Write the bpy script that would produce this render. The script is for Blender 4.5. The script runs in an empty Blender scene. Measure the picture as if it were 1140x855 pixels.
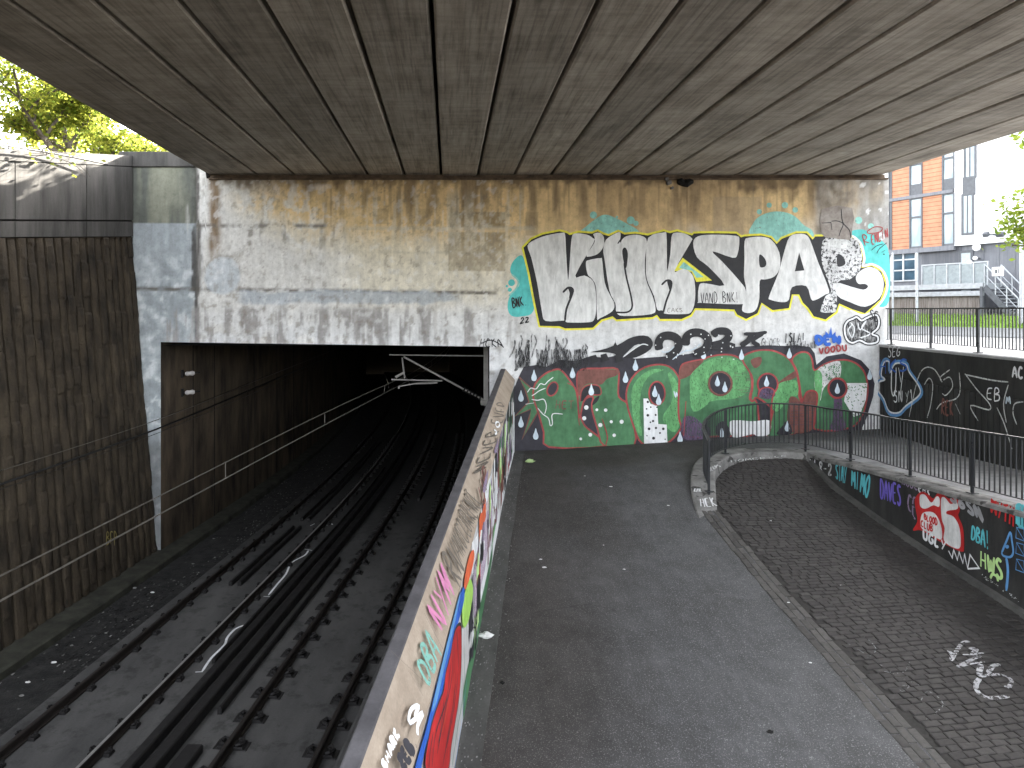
import bpy, math, random
from mathutils import Vector, noise
from mathutils.geometry import tessellate_polygon
R = math.radians
random.seed(7)
scene = bpy.context.scene
COL = scene.collection
CAMZ = 4.05            # eye height above the foot of the painted wall
F, CX, CY = 780.0, 500.0, 345.0   # survey of the photograph: focal length and principal point, pixels
WY = 20.0              # distance of the painted abutment wall

# ------------------------------------------------------------------ helpers
def tag(o, label=None, cat=None, group=None, kind=None):
    if label: o['label'] = label
    if cat: o['category'] = cat
    if group: o['group'] = group
    if kind: o['kind'] = kind
    return o

def empty(name, loc=(0, 0, 0), label=None, cat=None, group=None, rz=0.0):
    o = bpy.data.objects.new(name, None)
    o.empty_display_size = 0.2
    COL.objects.link(o)
    o.location = loc
    o.rotation_euler = (0, 0, rz)
    return tag(o, label, cat, group)

class MB:
    """collects faces in world coordinates and links them as one mesh object"""
    def __init__(s):
        s.v, s.f, s.m = [], [], []
    def face(s, pts, mi=0):
        n = len(s.v)
        s.v += [tuple(p) for p in pts]
        s.f.append(tuple(range(n, n + len(pts)))); s.m.append(mi)
    def raw(s, vs, fs, mi=0):
        n = len(s.v)
        s.v += [tuple(p) for p in vs]
        for f in fs:
            s.f.append(tuple(i + n for i in f)); s.m.append(mi)
    def box(s, a, b, mi=0, ch=0.0):
        x0, y0, z0 = a; x1, y1, z1 = b
        s.obox((0, 0, 0), (1, 0, 0), (0, 1, 0), (0, 0, 1), (x0, x1), (y0, y1), (z0, z1), mi, ch)
    def obox(s, o, ux, uy, uz, rx, ry, rz, mi=0, ch=0.0):
        o, ux, uy, uz = Vector(o), Vector(ux), Vector(uy), Vector(uz)
        P = lambda x, y, z: o + ux * x + uy * y + uz * z
        (x0, x1), (y0, y1), (z0, z1) = rx, ry, rz
        if ch <= 0:
            vs = [P(x, y, z) for z in (z0, z1) for x, y in ((x0, y0), (x1, y0), (x1, y1), (x0, y1))]
            fs = [(3, 2, 1, 0), (4, 5, 6, 7), (0, 1, 5, 4), (1, 2, 6, 5), (2, 3, 7, 6), (3, 0, 4, 7)]
            s.raw(vs, fs, mi); return
        c = min(ch, (x1-x0)*.45, (y1-y0)*.45, (z1-z0)*.45)
        vs = []; 
        for z, i in ((z0, c), (z0 + c, 0), (z1 - c, 0), (z1, c)):
            vs += [P(x0+i, y0+i, z), P(x1-i, y0+i, z), P(x1-i, y1-i, z), P(x0+i, y1-i, z)]
        fs = [(3, 2, 1, 0), (12, 13, 14, 15)]
        for k in range(3):
            for i in range(4):
                j = (i+1) % 4
                fs.append((k*4+i, k*4+j, k*4+4+j, k*4+4+i))
        s.raw(vs, fs, mi)
    def tube(s, pts, r, n=6, mi=0, cap=True):
        pts = [Vector(p) for p in pts]
        rs = r if isinstance(r, (list, tuple)) else [r] * len(pts)
        rings = []
        for i, p in enumerate(pts):
            t = (pts[min(i+1, len(pts)-1)] - pts[max(i-1, 0)])
            if t.length < 1e-9: t = Vector((0, 0, 1))
            t.normalize()
            a = Vector((0, 0, 1)) if abs(t.z) < .9 else Vector((1, 0, 0))
            u = t.cross(a).normalized(); w = t.cross(u).normalized()
            rings.append([p + (u * math.cos(k*2*math.pi/n) + w * math.sin(k*2*math.pi/n)) * rs[i] for k in range(n)])
        vs = [q for rg in rings for q in rg]; fs = []
        for i in range(len(rings)-1):
            for k in range(n):
                j = (k+1) % n
                fs.append((i*n+k, i*n+j, (i+1)*n+j, (i+1)*n+k))
        if cap:
            fs.append(tuple(range(n))); fs.append(tuple(reversed(range((len(rings)-1)*n, len(rings)*n))))
        s.raw(vs, fs, mi)
    def loft(s, rows, mi=0, close=False):
        n = len(rows[0]); vs = [p for r in rows for p in r]; fs = []
        for i in range(len(rows)-1):
            for k in range(n if close else n-1):
                j = (k+1) % n
                fs.append((i*n+k, i*n+j, (i+1)*n+j, (i+1)*n+k))
        s.raw(vs, fs, mi)
    def build(s, name, mats, parent=None, smooth=False, local=None):
        me = bpy.data.meshes.new(name)
        off = Vector((0, 0, 0))
        q = parent
        while q is not None:
            off = off + Vector(q.location); q = q.parent
        vs = s.v if off.length == 0 else [(a-off.x, b-off.y, c-off.z) for a, b, c in s.v]
        me.from_pydata(vs, [], s.f)
        if not isinstance(mats, (list, tuple)): mats = [mats]
        for m in mats: me.materials.append(m)
        if len(mats) > 1: me.polygons.foreach_set('material_index', s.m)
        if smooth: me.polygons.foreach_set('use_smooth', [True]*len(me.polygons))
        me.update()
        o = bpy.data.objects.new(name, me); COL.objects.link(o)
        if parent is not None: o.parent = parent
        return o

def lerp(a, b, t): return a + (b-a)*t
def cl(x, a=0., b=1.): return a if x < a else b if x > b else x
def ss(a, b, x):
    t = cl((x-a)/(b-a)); return t*t*(3-2*t)
def pl(tab, x):
    if x <= tab[0][0]: return tab[0][1]
    for (a, b), (c, d) in zip(tab, tab[1:]):
        if x <= c: return lerp(b, d, (x-a)/(c-a))
    return tab[-1][1]
def crom(pts, closed=False, n=5):
    P = [Vector(p) for p in pts]; L = len(P); out = []
    rng = range(L) if closed else range(L-1)
    for i in rng:
        if closed: a, b, c, d = P[(i-1) % L], P[i], P[(i+1) % L], P[(i+2) % L]
        else: a, b, c, d = P[max(i-1, 0)], P[i], P[i+1], P[min(i+2, L-1)]
        for k in range(n):
            t = k/n
            out.append(0.5*((2*b) + (c-a)*t + (2*a-5*b+4*c-d)*t*t + (3*b-a-3*c+d)*t**3))
    if not closed: out.append(P[-1].copy())
    return out
def fb(x, y, z=0., o=3): return noise.fractal(Vector((x, y, z)), 1.0, 2.0, o)
def sight(px, py): return Vector(((px-CX)/F, 1.0, (CY-py)/F))
EYE = Vector((0, 0, CAMZ))
def onplane(px, py, P0, N):
    d = sight(px, py); return EYE + d * ((P0-EYE).dot(N) / d.dot(N))

# ------------------------------------------------------------------ materials
class NT:
    def __init__(s, name, rough=.85):
        s.mat = bpy.data.materials.new(name); s.mat.use_nodes = True
        s.t = s.mat.node_tree; s.n = s.t.nodes; s.l = s.t.links
        s.b = s.n['Principled BSDF']; s.b.inputs['Roughness'].default_value = rough
        s.b.inputs['Specular IOR Level'].default_value = .3
    def node(s, ty, ins=None, **kw):
        nd = s.n.new(ty)
        for k, v in kw.items(): setattr(nd, k, v)
        for k, v in (ins or {}).items():
            if hasattr(v, 'is_output'): s.l.new(v, nd.inputs[k])
            else: nd.inputs[k].default_value = v
        return nd
    def coord(s, scale=(1, 1, 1), kind='Object', rot=(0, 0, 0)):
        c = s.node('ShaderNodeTexCoord')
        m = s.node('ShaderNodeMapping', {'Vector': c.outputs[kind], 'Scale': scale, 'Rotation': rot})
        return m.outputs[0]
    def noise(s, vec, scale, detail=4, rough=.55, dist=0.):
        return s.node('ShaderNodeTexNoise', {'Vector': vec, 'Scale': scale, 'Detail': detail, 'Roughness': rough, 'Distortion': dist}).outputs['Fac']
    def ramp(s, fac, stops, interp='LINEAR'):
        r = s.node('ShaderNodeValToRGB', {'Fac': fac}); cr = r.color_ramp; cr.interpolation = interp
        while len(cr.elements) < len(stops): cr.elements.new(.5)
        for e, (p, c) in zip(cr.elements, stops):
            e.position = p; e.color = (*c, 1) if isinstance(c, (tuple, list)) else (c, c, c, 1)
        return r.outputs[0]
    def mix(s, f, a, b, blend='MIX'):
        m = s.n.new('ShaderNodeMix'); m.data_type = 'RGBA'; m.blend_type = blend
        def put(sock, v):
            if hasattr(v, 'is_output'): s.l.new(v, sock)
            else: sock.default_value = v if isinstance(v, (int, float)) else (*v[:3], 1)
        put(m.inputs[0], f); put(m.inputs[6], a); put(m.inputs[7], b)
        return m.outputs[2]
    def math(s, op, a, b=0.5):
        m = s.n.new('ShaderNodeMath'); m.operation = op
        for i, v in enumerate((a, b)):
            if hasattr(v, 'is_output'): s.l.new(v, m.inputs[i])
            else: m.inputs[i].default_value = v
        return m.outputs[0]
    def color(s, c):
        if hasattr(c, 'is_output'): s.l.new(c, s.b.inputs['Base Color'])
        else: s.b.inputs['Base Color'].default_value = (*c, 1)
    def bump(s, h, strength=.4, dist=.02):
        b = s.node('ShaderNodeBump', {'Height': h, 'Strength': strength, 'Distance': dist})
        s.l.new(b.outputs[0], s.b.inputs['Normal'])
    def rough(s, v): s.l.new(v, s.b.inputs['Roughness'])

def m_rough(name, c1, c2, scale=3., stretch=(1, 1, 1), rough=.85, bump=.3, bs=30., spots=None, dist=.01, metal=0.):
    t = NT(name, rough); v = t.coord(stretch)
    n1 = t.noise(v, scale, 6, .62)
    c = t.ramp(n1, [(.32, c1), (.68, c2)])
    n2 = t.noise(t.coord(), bs, 3, .6)
    c = t.mix(.35, c, t.ramp(n2, [(.3, .55), (.7, 1.0)]), 'MULTIPLY')
    if spots:
        n3 = t.noise(t.coord(), spots[1], 2, .5)
        c = t.mix(t.ramp(n3, [(spots[2], 0.), (spots[2]+.05, 1.)]), c, spots[0])
    t.color(c); t.b.inputs['Metallic'].default_value = metal
    if bump: t.bump(t.mix(.5, n1, n2), bump, dist)
    return t.mat

def m_plain(name, c, rough=.6, metal=0., var=.25, scale=6.):
    t = NT(name, rough); n1 = t.noise(t.coord(), scale, 4, .6)
    t.color(t.ramp(n1, [(.25, tuple(x*(1-var) for x in c)), (.75, tuple(min(1, x*(1+var*.6)) for x in c))]))
    t.b.inputs['Metallic'].default_value = metal
    t.rough(t.ramp(n1, [(.3, max(.05, rough-.12)), (.7, min(1, rough+.1))]))
    return t.mat

PAINTS = {}
def paint(name, c, var=.18, wear=0., scale=7., drag=(1, 1, 1), rough=.6):
    """sprayed paint: patchy coverage; wear>0 lets the wall show through worn flecks"""
    if name in PAINTS: return PAINTS[name]
    t = NT('paint_' + name, rough); v = t.coord(drag)
    n1 = t.noise(v, scale, 5, .65); n2 = t.noise(v, scale*.25, 2, .5)
    f = t.mix(.4, n1, n2)
    col = t.ramp(f, [(.3, tuple(x*(1-var) for x in c)), (.7, tuple(min(1., x*(1+var)) for x in c))])
    g = t.noise(t.coord((1, 1, .2)), 16., 3, .6)
    col = t.mix(.3, col, t.ramp(g, [(.35, .5), (.65, 1.)]), 'MULTIPLY')
    col = t.mix(.4, col, t.ramp(t.noise(t.coord((1, 1, .5)), 2.1, 7, .75), [(.36, .45), (.5, 1.)]), 'MULTIPLY')
    t.color(col)
    if wear > 0:
        n3 = t.noise(t.coord(drag), scale*2.2, 5, .7)
        a = t.ramp(n3, [(max(0., wear-.06), 0.), (wear+.06, 1.)])
        t.l.new(a, t.b.inputs['Alpha'])
    PAINTS[name] = t.mat
    return t.mat
P = lambda n: PAINTS[n]
paint('black', (.022, .022, .025), .3)
paint('silver', (.70, .70, .69), .2, scale=5, drag=(1.6, 1.6, .7))
paint('wornsilver', (.62, .62, .62), .2, wear=.45, scale=6)
paint('yellow', (.80, .75, .07), .15)
paint('teal', (.10, .53, .50), .2)
paint('paleteal', (.28, .60, .53), .25, wear=.34)
paint('green', (.070, .19, .088), .35, scale=4)
paint('lightgreen', (.13, .36, .14), .4, wear=.385, scale=9, drag=(1.5, 1.5, .7))
paint('red', (.33, .06, .06), .35)
paint('brick', (.18, .072, .058), .35, scale=9)
paint('white', (.78, .79, .80), .1)
paint('dirtywhite', (.6, .61, .6), .25, wear=.4)
paint('ice', (.58, .67, .74), .15)
paint('soot', (.035, .035, .038), .4, wear=.49, scale=9, drag=(3, 3, .3))
paint('night', (.035, .033, .042), .35, scale=5)
paint('plum', (.11, .075, .13), .4, wear=.42, scale=9, drag=(2, 2, .5))
paint('blue', (.03, .12, .50), .2)
paint('skyblue', (.12, .30, .58), .25)
paint('cyan', (.12, .50, .56), .2)
paint('violet', (.16, .12, .50), .2)
paint('mauve', (.24, .18, .27), .2, wear=.4)
paint('lime', (.36, .62, .12), .2)
paint('palelime', (.50, .72, .30), .2)
paint('pink', (.56, .20, .36), .2)
paint('lilac', (.52, .42, .52), .25, wear=.42)
paint('orange', (.66, .13, .05), .25)
paint('scarlet', (.48, .025, .025), .3, scale=5)
paint('grey', (.30, .30, .31), .25)
paint('scribble', (.13, .11, .09), .3)
paint('cream', (.62, .56, .48), .1)

# stroke alphabet, unit boxes, y up
GLY = {
'A': [[(0, 0), (.45, 1), (.9, 0)], [(.2, .38), (.72, .38)]],
'B': [[(.05, 0), (.1, 1), (.6, .95), (.7, .72), (.15, .55), (.75, .45), (.75, .1), (.05, 0)]],
'C': [[(.8, .85), (.4, 1), (.08, .6), (.1, .2), (.45, 0), (.85, .15)]],
'D': [[(.1, 0), (.1, 1), (.6, .9), (.85, .5), (.6, .1), (.1, 0)]],
'E': [[(.8, 1), (.1, .95), (.1, .05), (.8, 0)], [(.1, .5), (.65, .52)]],
'F': [[(.8, 1), (.1, .95), (.1, 0)], [(.1, .5), (.6, .52)]],
'G': [[(.8, .85), (.4, 1), (.08, .6), (.12, .15), (.5, 0), (.8, .2), (.8, .45), (.5, .45)]],
'H': [[(.1, 0), (.15, 1)], [(.8, 0), (.75, 1)], [(.12, .5), (.78, .5)]],
'I': [[(.3, 0), (.3, 1)]],
'J': [[(.7, 1), (.65, .2), (.35, 0), (.1, .25)]],
'K': [[(.1, 0), (.12, 1)], [(.8, 1), (.15, .5), (.85, 0)]],
'L': [[(.15, 1), (.1, 0), (.75, .05)]],
'M': [[(0, 0), (.15, 1), (.45, .35), (.75, 1), (.9, 0)]],
'N': [[(.08, 0), (.12, 1), (.75, 0), (.82, 1)]],
'O': [[(.45, 1), (.08, .6), (.15, .12), (.5, 0), (.85, .4), (.75, .85), (.45, 1)]],
'P': [[(.1, 0), (.12, 1), (.65, .95), (.75, .65), (.15, .48)]],
'Q': [[(.45, 1), (.08, .6), (.15, .12), (.5, 0), (.85, .4), (.75, .85), (.45, 1)], [(.5, .3), (.95, -.1)]],
'R': [[(.1, 0), (.12, 1), (.65, .95), (.72, .65), (.15, .5), (.85, 0)]],
'S': [[(.8, .88), (.4, 1), (.12, .75), (.7, .42), (.75, .12), (.4, 0), (.05, .14)]],
'T': [[(.45, 0), (.45, 1)], [(0, .97), (.9, 1)]],
'U': [[(.08, 1), (.12, .2), (.45, 0), (.75, .2), (.82, 1)]],
'V': [[(.05, 1), (.42, 0), (.85, 1)]],
'W': [[(0, 1), (.2, 0), (.45, .7), (.68, 0), (.95, 1)]],
'X': [[(.05, 0), (.85, 1)], [(.05, 1), (.85, 0)]],
'Y': [[(.05, 1), (.42, .5)], [(.85, 1), (.3, 0)]],
'Z': [[(.05, .95), (.82, 1), (.08, .02), (.88, .05)]],
'2': [[(.1, .75), (.35, 1), (.75, .8), (.5, .4), (.08, .03), (.85, .05)]],
'!': [[(.32, 1), (.3, .3)], [(.3, .1), (.3, 0)]],
'.': [[(.3, .06), (.34, 0)]], ' ': [], '-': [[(.1, .5), (.7, .5)]],
'3': [[(.1, .9), (.5, 1), (.75, .75), (.35, .52), (.8, .3), (.5, 0), (.08, .1)]],
'1': [[(.1, .75), (.4, 1), (.4, 0)]], '0': [[(.45, 1), (.08, .6), (.15, .12), (.5, 0), (.85, .4), (.75, .85), (.45, 1)]],
'6': [[(.7, .95), (.2, .6), (.12, .2), (.45, 0), (.78, .25), (.5, .5), (.15, .3)]],
'8': [[(.45, .52), (.15, .8), (.45, 1), (.75, .8), (.1, .2), (.45, 0), (.8, .2), (.45, .52)]],
}

class Paint:
    """paint on one flat face: shapes are drawn in a survey crop (ox, oy, scale), laid on the plane, and stacked in thin coats"""
    def __init__(s, P0, N, base=.003, step=.00013):
        s.P0, s.N = Vector(P0), Vector(N).normalized()
        up = Vector((0, 0, 1)) if abs(s.N.z) < .9 else Vector((0, 1, 0))
        s.U = up.cross(s.N).normalized(); s.V = s.N.cross(s.U).normalized()
        s.off, s.step = base, step
        s.mb = MB(); s.mats = []; s.crop = (0, 0, 1)
    def use(s, *c): s.crop = c; return s
    def uv(s, p):
        ox, oy, k = s.crop
        w = onplane(ox + p[0]/k, oy + p[1]/k, s.P0, s.N) - s.P0
        return Vector((w.dot(s.U), w.dot(s.V)))
    def world(s, q, extra=0.): return s.P0 + s.U*q.x + s.V*q.y + s.N*(s.off + extra)
    def mi(s, m):
        m = P(m) if isinstance(m, str) else m
        if m not in s.mats: s.mats.append(m)
        return s.mats.index(m)
    def fill2(s, q, m):
        s.off += s.step
        tris = tessellate_polygon([[Vector((a.x, a.y, 0)) for a in q]])
        vs = [s.world(a) for a in q]; fs = []
        for t in tris:
            a, b, c = (q[i] for i in t)
            cr = (b-a).cross(c-a)
            if abs(cr) < 1e-10: continue
            fs.append(tuple(t) if cr > 0 else tuple(reversed(t)))
        s.mb.raw(vs, fs, s.mi(m))
    def fill(s, pts, m, smooth=True, n=4):
        q = [s.uv(p) for p in pts]
        s.fill2(crom(q, True, n) if smooth else q, m)
    def stroke2(s, q, w, m, taper=True):
        s.off += s.step
        L = len(q); vs = []; fs = []
        for i in range(L):
            t = q[min(i+1, L-1)] - q[max(i-1, 0)]
            if t.length < 1e-8: t = Vector((1, 0))
            t.normalize(); nrm = Vector((-t.y, t.x))
            k = .55 if taper and (i == 0 or i == L-1) else 1.
            e = s.step*.8*i/max(1, L-1)
            vs += [s.world(q[i] + nrm*w*.5*k, e), s.world(q[i] - nrm*w*.5*k, e)]
        for i in range(L-1):
            fs.append((2*i, 2*i+1, 2*i+3, 2*i+2))
        s.mb.raw(vs, fs, s.mi(m))
    def stroke(s, pts, w, m, closed=False, smooth=True, n=4):
        q = [s.uv(p) for p in pts]
        if closed:
            q = crom(q, True, n) if smooth else q
            q = q + [q[0], q[1]]
        elif smooth and len(q) > 2: q = crom(q, False, n)
        s.stroke2(q, w, m, not closed)
    def disc(s, c, rx, m, ry=None, n=18, rot=0.):
        ry = ry or rx
        pts = []
        for i in range(n):
            a = 2*math.pi*i/n; x, y = rx*math.cos(a), ry*math.sin(a)
            pts.append((c[0]+x*math.cos(rot)-y*math.sin(rot), c[1]+x*math.sin(rot)+y*math.cos(rot)))
        s.fill(pts, m, False); return pts
    def ringed(s, c, rx, m, edge, w, ry=None, rot=0.):
        pts = s.disc(c, rx, m, ry, rot=rot); s.stroke(pts, w, edge, True, False)
    def drop(s, c, h, m='ice'):
        x, y = c; w = h*.24
        s.fill([(x, y-h*.5), (x+w*.45, y-h*.15), (x+w, y+h*.2), (x+w*.7, y+h*.45), (x, y+h*.52), (x-w*.7, y+h*.45), (x-w, y+h*.2), (x-w*.45, y-h*.15)], m, True, 2)
    def text(s, txt, quad, w, m, adv=1.05, jit=.05, smooth=True):
        """lettering stretched over a quad: bottom left, bottom right, top right, top left (crop coordinates)"""
        q = [s.uv(p) for p in quad]; n = len(txt)
        for k, ch in enumerate(txt):
            for line in GLY.get(ch, []):
                pts = []
                for x, y in line:
                    u = (k + x*.86/1. )/n; v = y + random.uniform(-jit, jit)
                    pts.append(q[0]*(1-u)*(1-v) + q[1]*u*(1-v) + q[2]*u*v + q[3]*(1-u)*v)
                s.stroke2(crom(pts, False, 4) if smooth and len(pts) > 2 else pts, w, m)
    def build(s, name, parent, label=None):
        o = s.mb.build(name, s.mats, parent)
        if label: o['label'] = label
        return o
# ================================================================== survey lines
def cc(Y):                                   # sideways run of the railway
    return .123*Y if Y < 20 else .123*Y - .0025*(Y-20)**2
def sp(x): return math.log1p(math.exp(2.2*x))/2.2 if x < 12 else x
def zleft(Y): return -.12*sp(16.5 - max(Y, 1.5))
def H(X, Y):                                 # height of the footpath
    r = .063*(X-1.87); b = ss(6, 9, X)
    return r*lerp(ss(11, 18, Y), 1, b) + (1-b)*zleft(Y) + b*.06*max(0, 17-Y)
BASEX = lambda Y: 1.87 - .148*(20-Y)         # foot of the barrier, path side
def hc(X, Y):                                # height of the cobbled ramp
    t = cl((X-5.3)/3.8)
    return lerp(H(5.3, Y)-.01, pl([(4, -1.6), (6, -1.3), (9, -.95), (11.4, -.71), (13, -.57), (14.7, -.38), (16.4, -.13), (16.9, .05), (17.6, .30)], Y), t)

# ================================================================== materials of the place
M = {}
M['beam'] = None
t = NT('beam_concrete', .9)
v = t.coord((1, .06, 1)); w = t.coord((.25, 2.2, 1)); o = t.coord()
st = t.noise(v, 6., 5, .65); tr = t.noise(w, 3.2, 4, .6); bl = t.noise(o, .8, 5, .65); fi = t.noise(o, 45, 3, .6)
c = t.ramp(t.mix(.5, st, bl), [(.32, (.21, .18, .145)), (.5, (.41, .36, .298)), (.70, (.56, .50, .425))])
s2 = t.noise(t.coord((1, .03, 1)), 19., 3, .6)
c = t.mix(.42, c, t.ramp(s2, [(.36, .35), (.5, 1.)]), 'MULTIPLY')
c = t.mix(.34, c, t.ramp(tr, [(.35, .5), (.6, 1.)]), 'MULTIPLY')
st2 = t.noise(t.coord((1, .25, 1)), 1.7, 7, .72); c = t.mix(.5, c, t.ramp(st2, [(.34, .42), (.50, 1.)]), 'MULTIPLY')
c = t.mix(t.ramp(t.noise(t.coord((2.5, .12, 1)), 3.1, 5, .7), [(.66, 0.), (.74, .35)]), c, (.66, .62, .56))
c = t.mix(.35, c, t.ramp(fi, [(.3, .6), (.7, 1.)]), 'MULTIPLY')
oi = t.node('ShaderNodeObjectInfo')
c = t.mix(1., c, t.ramp(oi.outputs['Random'], [(0, .78), (1, 1.08)]), 'MULTIPLY')
t.color(c); t.bump(t.mix(.5, tr, fi), .35, .01); M['beam'] = t.mat

t = NT('weathered_abutment', .88)
at = t.node('ShaderNodeAttribute', attribute_name='weather')
o = t.coord(); f1 = t.noise(o, 9, 6, .7); f2 = t.noise(t.coord((3, 3, .35)), 4, 5, .65); f3 = t.noise(o, 60, 2, .5)
c = t.mix(.4, at.outputs['Color'], t.ramp(f1, [(.32, .6), (.55, 1.08)]), 'MULTIPLY')
c = t.mix(.22, c, t.ramp(f2, [(.35, .6), (.58, 1.03)]), 'MULTIPLY')
f4 = t.noise(t.coord((1, 1, .6)), 5.5, 9, .78); c = t.mix(.2, c, t.ramp(f4, [(.36, .4), (.46, 1.0)]), 'MULTIPLY')
fl = t.ramp(t.noise(o, 22, 4, .7), [(.60, 0.), (.66, 1.)])
c = t.mix(t.math('MULTIPLY', fl, .25), c, (.12, .11, .10))
t.color(c); t.bump(t.mix(.5, f1, f3), .35, .012); M['wall'] = t.mat

M['dirtyconc'] = m_rough('dirty_concrete', (.035, .034, .032), (.105, .10, .094), 1.4, (2, 2, .3), .9, .3, 35)
M['coping'] = m_rough('coping_concrete', (.05, .05, .048), (.12, .118, .11), 2, (1, 1, 1), .9, .3, 40)
M['ribbed'] = m_rough('ribbed_concrete', (.015, .0115, .008), (.064, .049, .032), 2.2, (1.2, 1.2, .6), .92, 1., 26, dist=.03)
M['tunnel'] = m_rough('sooty_concrete', (.016, .0125, .009), (.110, .082, .055), 1.2, (1.5, 1.5, .4), .92, .3, 25)
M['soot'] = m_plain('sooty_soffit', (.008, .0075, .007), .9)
t = NT('track_slab', .8); o = t.coord(); n1 = t.noise(t.coord((1, .3, 1)), 1.3, 6, .62); n2 = t.noise(o, 2.6, 5, .7); n3 = t.noise(o, 34, 3, .6)
c = t.ramp(n1, [(.32, (.048, .0475, .047)), (.68, (.092, .090, .087))]); c = t.mix(.6, c, t.ramp(n2, [(.36, .35), (.48, 1.)]), 'MULTIPLY'); c = t.mix(.35, c, t.ramp(n3, [(.3, .55), (.7, 1.)]), 'MULTIPLY')
sy = t.node('ShaderNodeSeparateXYZ', {'Vector': o}); c = t.mix(1., c, t.ramp(t.math('MULTIPLY', sy.outputs['Y'], .02), [(.36, 1.), (.58, .3)]), 'MULTIPLY')   # tunnel shade put into the slab colour, darker further in
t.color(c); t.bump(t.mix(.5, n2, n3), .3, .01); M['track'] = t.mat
M['ditch'] = m_rough('cess_dirt', (.010, .010, .010), (.036, .035, .033), 3., (1, 1, 1), .95, .8, 24, ((.11, .11, .105), 9., .70), .04)
M['rail'] = m_plain('rusty_rail', (.022, .018, .016), .6, .3)
M['railhead'] = m_plain('worn_railhead', (.24, .235, .225), .45, .35)
M['iron'] = m_plain('greasy_iron', (.014, .013, .013), .7, .2)
M['asphalt'] = None
t = NT('asphalt', .88); o = t.coord()
big = t.noise(o, .45, 5, .6); mid = t.noise(o, 2.3, 5, .65, .6); fine = t.noise(o, 110, 2, .5); fl = t.noise(o, 64, 2, .5)
c = t.ramp(t.mix(.5, big, mid), [(.34, (.054, .0535, .053)), (.5, (.076, .076, .077)), (.66, (.104, .104, .106))])
c = t.mix(.5, c, t.ramp(fine, [(.3, .5), (.7, 1.15)]), 'MULTIPLY')
c = t.mix(t.ramp(fl, [(.58, 0.), (.68, .7)]), c, (.25, .25, .25))
c = t.mix(t.ramp(t.noise(o, 6.5, 3, .5), [(.68, 0.), (.74, .35)]), c, (.035, .035, .034))
wv = t.node('ShaderNodeTexVoronoi', {'Vector': t.mix(.18, o, t.node('ShaderNodeTexNoise', {'Vector': o, 'Scale': 1.3, 'Detail': 5}).outputs['Color'], 'ADD'), 'Scale': .33}, feature='DISTANCE_TO_EDGE')
ck = t.math('MULTIPLY', t.ramp(wv.outputs['Distance'], [(.0, 1.), (.006, 0.)]), t.ramp(t.noise(o, .5, 2), [(.60, 0.), (.66, .4)]))
c = t.mix(ck, c, (.022, .022, .022))
ty = t.noise(t.coord((1.6, .16, 1), rot=(0, 0, R(-12))), 1.6, 5, .62, .8); c = t.mix(.22, c, t.ramp(ty, [(.40, .5), (.52, 1.05)]), 'MULTIPLY')
gr = t.node('ShaderNodeAttribute', attribute_name='brown_edge'); c = t.mix(gr.outputs['Fac'], c, t.mix(1., c, (.66, .61, .56), 'MULTIPLY'))
du = t.node('ShaderNodeAttribute', attribute_name='pale_lit')
c = t.mix(t.math('MULTIPLY', du.outputs['Fac'], .85), c, t.ramp(mid, [(.3, (.24, .24, .243)), (.7, (.42, .42, .427))]))  # pale worn walkway concrete, with light from the right also put into it
t.color(c); t.bump(fine, .5, .006); M['asphalt'] = t.mat
M['gutter'] = m_rough('gutter_mortar', (.045, .045, .042), (.10, .097, .092), 2.5, (1, .4, 1), .9, .6, 28, ((.26, .25, .235), 24., .71), .012)
t = NT('setts', .82); o = t.coord()
at = t.node('ShaderNodeAttribute', attribute_name='tone')
c = t.ramp(at.outputs['Fac'], [(0., (.038, .0345, .0325)), (.5, (.045, .041, .0385)), (.8, (.053, .0485, .0455)), (1., (.088, .083, .077))])
n1 = t.noise(o, 14, 5, .7); n2 = t.noise(o, .7, 4, .6)
c = t.mix(.55, c, t.ramp(n1, [(.32, .5), (.68, 1.15)]), 'MULTIPLY')
c = t.mix(.28, c, t.ramp(n2, [(.35, .6), (.62, 1.1)]), 'MULTIPLY')
t.color(c); t.bump(n1, .35, .008); M['sett'] = t.mat
M['joint'] = m_rough('sett_joint', (.022, .0205, .019), (.044, .041, .037), 12, (1, 1, 1), .95, .5, 50)
M['kerb'] = m_rough('kerb_concrete', (.10, .097, .092), (.27, .265, .255), 3.2, (1, 1, 1), .88, .4, 45, ((.06, .058, .055), 5., .60))
M['dark'] = m_rough('black_painted_concrete', (.016, .016, .016), (.046, .045, .043), 1.6, (2, 2, .4), .75, .3, 25)
M['brownconc'] = m_rough('buff_concrete', (.30, .24, .185), (.44, .365, .29), 2.4, (1, 1, 1), .85, .3, 40)
M['capgrey'] = m_rough('cap_concrete', (.055, .052, .056), (.105, .10, .106), 3, (1, 1, 1), .85, .3, 40)
M['facewhite'] = m_rough('painted_concrete', (.40, .39, .39), (.60, .59, .58), 3, (1, 3, .4), .7, .2, 30)
M['blackmetal'] = m_plain('black_gloss_metal', (.028, .029, .032), .36, .0, .3)
M['galv'] = m_plain('galvanised_steel', (.42, .44, .46), .45, .55)
M['cable'] = m_plain('cable_black', (.012, .012, .012), .6)
M['wire'] = m_plain('contact_wire', (.12, .112, .10), .45, .6)
M['steelgrey'] = m_plain('catenary_steel', (.27, .26, .245), .6, .25)
M['ceram'] = m_plain('ceramic', (.38, .36, .35), .4)
M['earth'] = m_rough('earth', (.05, .042, .03), (.10, .085, .06), 1.5)
M['pave'] = m_rough('pale_paving', (.28, .28, .28), (.42, .42, .42), 1.2)

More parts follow.
